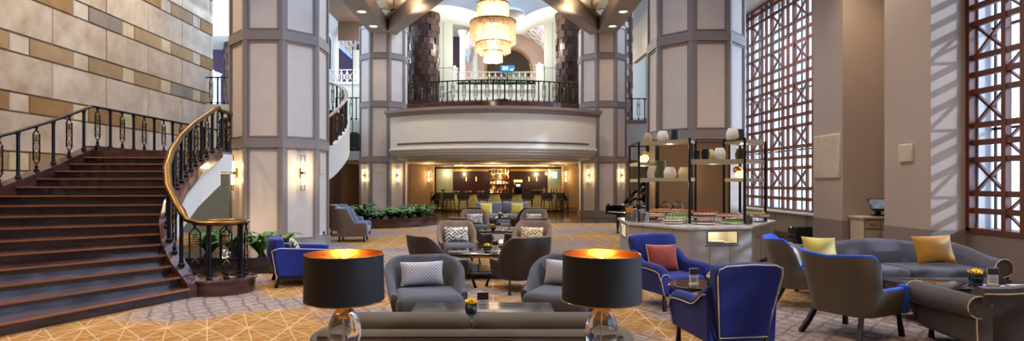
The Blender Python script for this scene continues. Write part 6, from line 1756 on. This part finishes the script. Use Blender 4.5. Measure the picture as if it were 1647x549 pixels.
# ------------------------------------------------------------------ grand piano
def piano():
    t = thing('grand_piano', 'black grand piano with raised lid behind the buffet', 'piano', (5.05, 19.2, 0), -pi/2+.45)
    pl = [(-.75, -.7), (.75, -.7), (.75, .1), (.5, .55), (.25, .95), (-.2, 1.15), (-.6, 1.0), (-.75, .7)]
    mb = MB(); mb.prism(pl, .66, .98); mb.build('case', M_black, t, smooth=0, bevel=.015)
    mb = MB(); mb.bx(-.68, .68, -1.0, -.7, .66, .74); mb.bx(-.75, -.68, -1.0, -.68, .66, .95); mb.bx(.68, .75, -1.0, -.68, .66, .95); mb.build('key_bed', M_black, t, smooth=0)
    mb = MB(); mb.bx(-.66, .66, -.98, -.82, .74, .755); mb.build('keyboard', M_white, t, smooth=0)
    R = Matrix.Translation((-.75, 0, 1.0)) @ Matrix.Rotation(-.62, 4, 'Y') 
    mb = MB(); mb.M = R; mb.prism([(x+.75, y) for x, y in pl[2:]+[(-.75, -.25), (.75, -.25)]], 0, .03); mb.build('lid', M_black, t, smooth=0)
    mb = MB(); mb.M = R
    for yy in (-.1, .2, .5): mb.bx(.15, 1.0, yy, yy+.06, -.03, 0)
    mb.build('lid_rib', M_steel, t, smooth=0)
    mb = MB(); mb.bar((.6, .1, .98), (.32, .1, 1.68), .025); mb.build('lid_prop', M_black, t, smooth=0)
    mb = MB(); mb.prism([(x*.92, y*.92) for x, y in pl], .955, .985); mb.build('soundboard', M_brass, t, smooth=0)
    for x, y in ((-.6, -.6), (.6, -.6), (-.2, .85)): mb = MB(); mb.lathe([(.045, 0), (.045, .05), (.03, .08), (.06, .5), (.07, .66)], (x, y, 0), 12); mb.build('leg', M_black, t)
piano()
# ------------------------------------------------------------------ right wall furniture
def cab():
    t = thing('cabinet', 'small cream painted cabinet with two drawers and doors in the wall recess', 'cabinet', (8.2, 12.33, 0))
    mb = MB(); mb.bx(-.34, .34, -.2, .26, .06, .97); mb.build('body', M_cabinet, t, smooth=0, bevel=.006)
    mb = MB()
    for s in (-1, 1): mb.bx(s*.165-.153, s*.165+.153, -.204, -.19, .75, .94); mb.bx(s*.165-.153, s*.165+.153, -.204, -.19, .09, .74)
    mb.build('recess', M_seam, t, smooth=0)
    mb = MB(); mb.rbox((0, .02, .99), (.76, .54, .045), .012, 2); mb.build('cabinet_top', M_cabinet, t)
    mb = MB(); mb.bx(-.34, .34, -.19, .26, 0, .07); mb.build('plinth', M_cabinet, t, smooth=0)
    for s in (-1, 1):
        mb = MB(); mb.bx(s*.165-.145, s*.165+.145, -.215, -.2, .76, .93); mb.bx(s*.165-.11, s*.165+.11, -.222, -.21, .79, .9)
        o = mb.build('drawer', M_cabinet, t, smooth=0, bevel=.004)
        mb = MB(); mb.tube([(s*.165-.05, -.222, .86), (s*.165-.04, -.245, .84), (s*.165, -.25, .83), (s*.165+.04, -.245, .84), (s*.165+.05, -.222, .86)], .006, n=6); mb.build('drawer_pull', M_iron, o)
        mb = MB(); mb.bx(s*.165-.145, s*.165+.145, -.215, -.2, .1, .73); mb.bx(s*.165-.1, s*.165+.1, -.222, -.21, .16, .67)
        o = mb.build('door', M_cabinet, t, smooth=0, bevel=.004)
        mb = MB(); mb.sphere((s*.04, -.235, .5), .014, 8, 6); mb.bx(s*.04-.008, s*.04+.008, -.228, -.218, .46, .54); mb.build('door_knob', M_iron, o)
cab()
def terminal():
    t = thing('sales_terminal', 'black touchscreen terminal tilted on top of the cream cabinet', 'terminal', (8.28, 12.26, 1.0125), -.15)
    R = Matrix.Rotation(-.75, 3, 'X'); mb = MB(); mb.rbox((0, 0, .25), (.40, .05, .34), .02, 3, R=R); mb.build('casing', M_black, t)
    n = R @ Vector((0, -1, 0)); mb = MB(); mb.box(Vector((0, 0, .25))+n*.0262, (.34, .002, .26), R=R); mb.build('screen', mat('terminal_screen', rgb(90, 116, 130), .15, c2=rgb(160, 180, 190), scale=9), t, smooth=0)
    mb = MB(); mb.rbox((0, .04, .02), (.24, .24, .04), .01, 2); mb.bar((0, .08, .03), (0, .03, .24), .1, .06); mb.build('stand', M_black, t)
    mb = MB(); mb.tube([(-.16, .05, .006), (-.26, .0, .006), (-.34, .06, .006)], .004, n=6); mb.build('cable', M_white, t)
terminal()
def wpanel(y0, y1, z0, z1, label, nm):
    x = 7.73; t = thing(nm, label, 'wall panel', (x, (y0+y1)/2, (z0+z1)/2)); h, w = (z1-z0)/2, (y1-y0)/2
    mb = MB(); mb.rbox((-.02, 0, 0), (.05, 2*w, 2*h), .008, 2); mb.build('panel', M_panelspk, t)
    mb = MB(); mb.bx(-.05, -.044, -w+.03, w-.03, -h+.03, h-.03); mb.build('grille', mat('panel_grille_'+nm, rgb(204, 188, 164), .8, bump=.3, bscale=300), t, smooth=0)
wpanel(12.72, 13.72, 1.84, 2.84, 'large square cream wall panel on the far pier', 'wall_panel_speaker'); wpanel(10.5, 10.85, 2.13, 2.46, 'small cream wall speaker on the nearer pier', 'wall_speaker')
def floorspk():
    t = thing('floor_speaker', 'black box speaker standing on the floor below the far lattice window', 'speaker', (8.15, 15.1, 0), .0)
    mb = MB(); mb.rbox((0, 0, .3), (.5, .5, .56), .02, 2); mb.build('cabinet', M_black, t)
    mb = MB(); mb.bx(-.22, .22, -.262, -.25, .05, .55); mb.build('grille', M_grille, t, smooth=0)
    mb = MB()
    for z in (.14, .3, .46): mb.bx(-.262, -.25, -.2, .2, z-.05, z+.05)
    mb.build('side_panel', M_grille, t, smooth=0)
    for sx in (-1, 1):
        for sy in (-1, 1): mb = MB(); mb.cyl((sx*.2, sy*.2, 0), (sx*.2, sy*.2, .03), .03, n=10); mb.build('foot', M_iron, t)
floorspk()
def hangspk():
    d = 27.; c = px(571, 229, d); t = thing('hanging_speaker', 'black loudspeaker hanging on a rod between the left columns', 'speaker', c)
    mb = MB(); mb.rbox((0, 0, 0), (.5, .42, .82), .05, 3); mb.build('cabinet', M_iron, t)
    mb = MB(); mb.bx(-.21, .21, -.222, -.205, -.36, .36); mb.build('grille', M_grille, t, smooth=0)
    mb = MB(); mb.cyl((-.12, .0, .4), (-.12, .0, 8.1-c.z), .022, n=8); mb.build('rod', M_iron, t)
    mb = MB(); mb.bx(-.2, .12, -.04, .04, .42, .47); mb.bx(-.05, .05, -.05, .05, .38, .44); mb.build('bracket', M_iron, t, smooth=0)
    mb = MB(); mb.bx(-.03, .03, -.226, -.221, -.34, -.28); mb.build('badge', M_steel, t, smooth=0)
hangspk()
# sockets and small plates on the columns
def plate(c, ang, z, sh, w, h, label, m=M_panelspk):
    a = radians(ang); nx, ny = sin(a), -cos(a); tx, ty = cos(a), sin(a); r = ap+.004
    mb = MB(); mb.rbox((0, 0, 0), (w, .02, h), .005, 1); mb.bx(-w*.3, w*.3, -.013, -.008, -h*.3, h*.3, 0)
    o = mb.build('wall_plate', m, smooth=0); o.location = (c[0]+nx*r+tx*sh, c[1]+ny*r+ty*sh, z); o.rotation_euler = (0, 0, a); tag(o, label, 'wall plate')
plate(NL, 90, 2.22, -.1, .3, .5, 'cream speaker plate on the right side face of the near left column')
plate(FL_, 0, 2.45, -.05, .34, .46, 'cream speaker plate on the front of the far left column')
plate(NL, 90, .35, .1, .1, .12, 'dark floor socket low on the near left column', M_iron); plate(FR_, 0, .6, .1, .14, .14, 'dark socket plate low on the far right column', M_iron)

# ------------------------------------------------------------------ light
w = bpy.data.worlds.new('world'); SC.world = w; w.use_nodes = True
nt = w.node_tree; nt.nodes.clear(); out = nt.nodes.new('ShaderNodeOutputWorld'); bg = nt.nodes.new('ShaderNodeBackground')
tc = nt.nodes.new('ShaderNodeTexCoord'); sp = nt.nodes.new('ShaderNodeSeparateXYZ'); nt.links.new(tc.outputs['Generated'], sp.inputs[0])
rp = nt.nodes.new('ShaderNodeValToRGB'); nt.links.new(sp.outputs[2], rp.inputs[0])
rp.color_ramp.elements[0].position = 0.; rp.color_ramp.elements[0].color = lin((.80,.89,1.))+(1,); rp.color_ramp.elements[1].position = .6; rp.color_ramp.elements[1].color = lin((.70,.83,1.))+(1,)
nt.links.new(rp.outputs[0], bg.inputs[0])
mr = nt.nodes.new('ShaderNodeMapRange'); mr.interpolation_type = 'SMOOTHSTEP'; nt.links.new(sp.outputs[0], mr.inputs[0])   # the sky is brighter towards the sun's side
mr.inputs[1].default_value = .0; mr.inputs[2].default_value = .7; mr.inputs[3].default_value = WORLD; mr.inputs[4].default_value = WORLD*3.2; nt.links.new(mr.outputs[0], bg.inputs[1])
nt.links.new(bg.outputs[0], out.inputs[0])
# warm fill spots added to brighten the lobby, no fixtures modelled
WARM = (1., .82, .62)
def fill_spot(x, y, z, e, ang=120, col=WARM, size=.25, tilt=(0, 0, 0)): light('SPOT', 'warm_fill_spot', (x, y, z), e, col, size, rot=tilt, spot=radians(ang), blend=.9)
for x, y in ((7.3, 6.5), (7.3, 11.5), (7.3, 16)): fill_spot(x, y, 7.2, 260)
for x, y in ((-3.2, 3.5), (0, 3.5), (3.2, 3.5)): fill_spot(x, y, 11.5, 620)
for x, y in ((-9.5, 4), (-9.5, 9), (-9.5, 14), (-10.5, 19)): fill_spot(x, y, 11.6, 1150)
for x, y in ((-3.4, 11), (3.4, 11), (-3.2, 23.5), (3.2, 23.5)): fill_spot(x, y, 9.0, 480)
for x, y in ((-7.5, 36), (-3, 38), (2, 38.5), (7, 37)): light('POINT', 'mezzanine_fill', (x, y, 10.4), 200, (1, .86, .7), .3)  # point lights added to brighten the mezzanine, no fittings built
for x in (-1.6, 2.2): light('POINT', 'mezzanine_front_fill', (x, 30.6, 9.3), 170, (1, .93, .85), .3)  # extra points added to light the fronts of the pillars
light('POINT', 'vault_light', (-9, 35.5, 9.4), 60, (.9, .8, 1.), .3)  # bare point light without a lamp body
light('POINT', 'gallery_light', (-16, 29, 8.5), 170, (1, .92, .84), .3)  # single point light, no fitting modelled
for i in range(3): light('POINT', 'backbar_light', (-.1+i*.5, BWY-.5, 1.2+.55*i), 14, (1, .66, .34), .08)
for x in (-2.0, .5, 3.0): light('POINT', 'bar_light', (x, 34.6, 2.3), 42, (1, .74, .44), .1)
for x in (-2.2, -.8, .55, 1.9, 3.2): light('POINT', 'counter_light', (x, BY-.32, .92), 2, (1, .84, .5), .05)
for x in (-3.4, 0, 3.4): light('POINT', 'bar_front_fill', (x, 30.2, 2.35), 45, (1, .74, .44), .1)  # points added to lift the bar floor and ceiling, no fixtures
for x in (-3.0, 3.55): light('POINT', 'panel_light', (x, BWY-.6, 2.3), 11, (1, .85, .6), .1)
for x, y in ((-5.6, 21.9), (-3.3, 23.2), (-7.0, 22.7)): light('SPOT', 'planter_uplight', (x, y, .5), 40, (1, .9, .7), .06, rot=(radians(150), 0, 0), spot=radians(70))
for x in (-3.6, 3.6): light('SPOT', 'lattice_fill', (x, 24., 8.4), 380, (1, .80, .55), .2, rot=(pi, 0, 0), spot=radians(120), blend=.8)  # spots added to brighten the lattice from below, no fixture there
light('POINT', 'under_stair_light', (-6.2, 13.2, .6), 18, (1, .8, .55), .1)
sun = light('SUN', 'sun', (20, 0, 20), SUN, (.72, .84, 1.), .03); sun.rotation_euler = Vector((-.80, .42, -.40)).to_track_quat('-Z', 'Y').to_euler()

SC.view_settings.view_transform = 'Standard'; SC.view_settings.look = 'None'; SC.view_settings.exposure = EXPO; SC.view_settings.gamma = 1.; SC.view_settings.use_curve_mapping = False
cy = SC.cycles; cy.use_denoising = True; cy.max_bounces = 8; cy.diffuse_bounces = 4; cy.glossy_bounces = 4; cy.transmission_bounces = 8; cy.transparent_max_bounces = 16
cy.caustics_reflective = False; cy.caustics_refractive = False; cy.sample_clamp_indirect = 6.; cy.use_light_tree = True

# members of the same kind share a group phrase
GR = {'tub_chair': 'tub chairs of the central seating', 'coffee_table': 'black coffee tables', 'flower_bowl': 'bowls of yellow flowers on the tables', 'menu_card': 'menu cards on the tables', 'table_lamp': 'pair of black drum table lamps',
      'wall_sconce': 'twin-tube wall sconces', 'octagonal_column': 'panelled octagonal columns', 'vase': 'vases on the buffet shelving', 'serving_platter': 'platters on the buffet', 'cake_dome': 'cake domes on the buffet',
      'steel_pot': 'steel ice pots', 'wing_chair': 'pale blue wing chairs', 'shell_armchair': 'taupe and blue armchairs', 'globe_lamp': 'globe lamps on the buffet shelving', 'block_pillar': 'dark wood block pillars', 'ceiling_beam': 'taupe ceiling beams',
      'lectern': 'lectern stands of the bar', 'jam_glass': 'glasses of cream dip', 'square_pillar': 'pale square pillars', 'newel_post': 'white newel posts'}
for o in bpy.data.objects:
    if o.parent is None and o.get('category') and not o.get('group'):
        g = GR.get(o.name.split('.')[0])
        if g: o['group'] = g
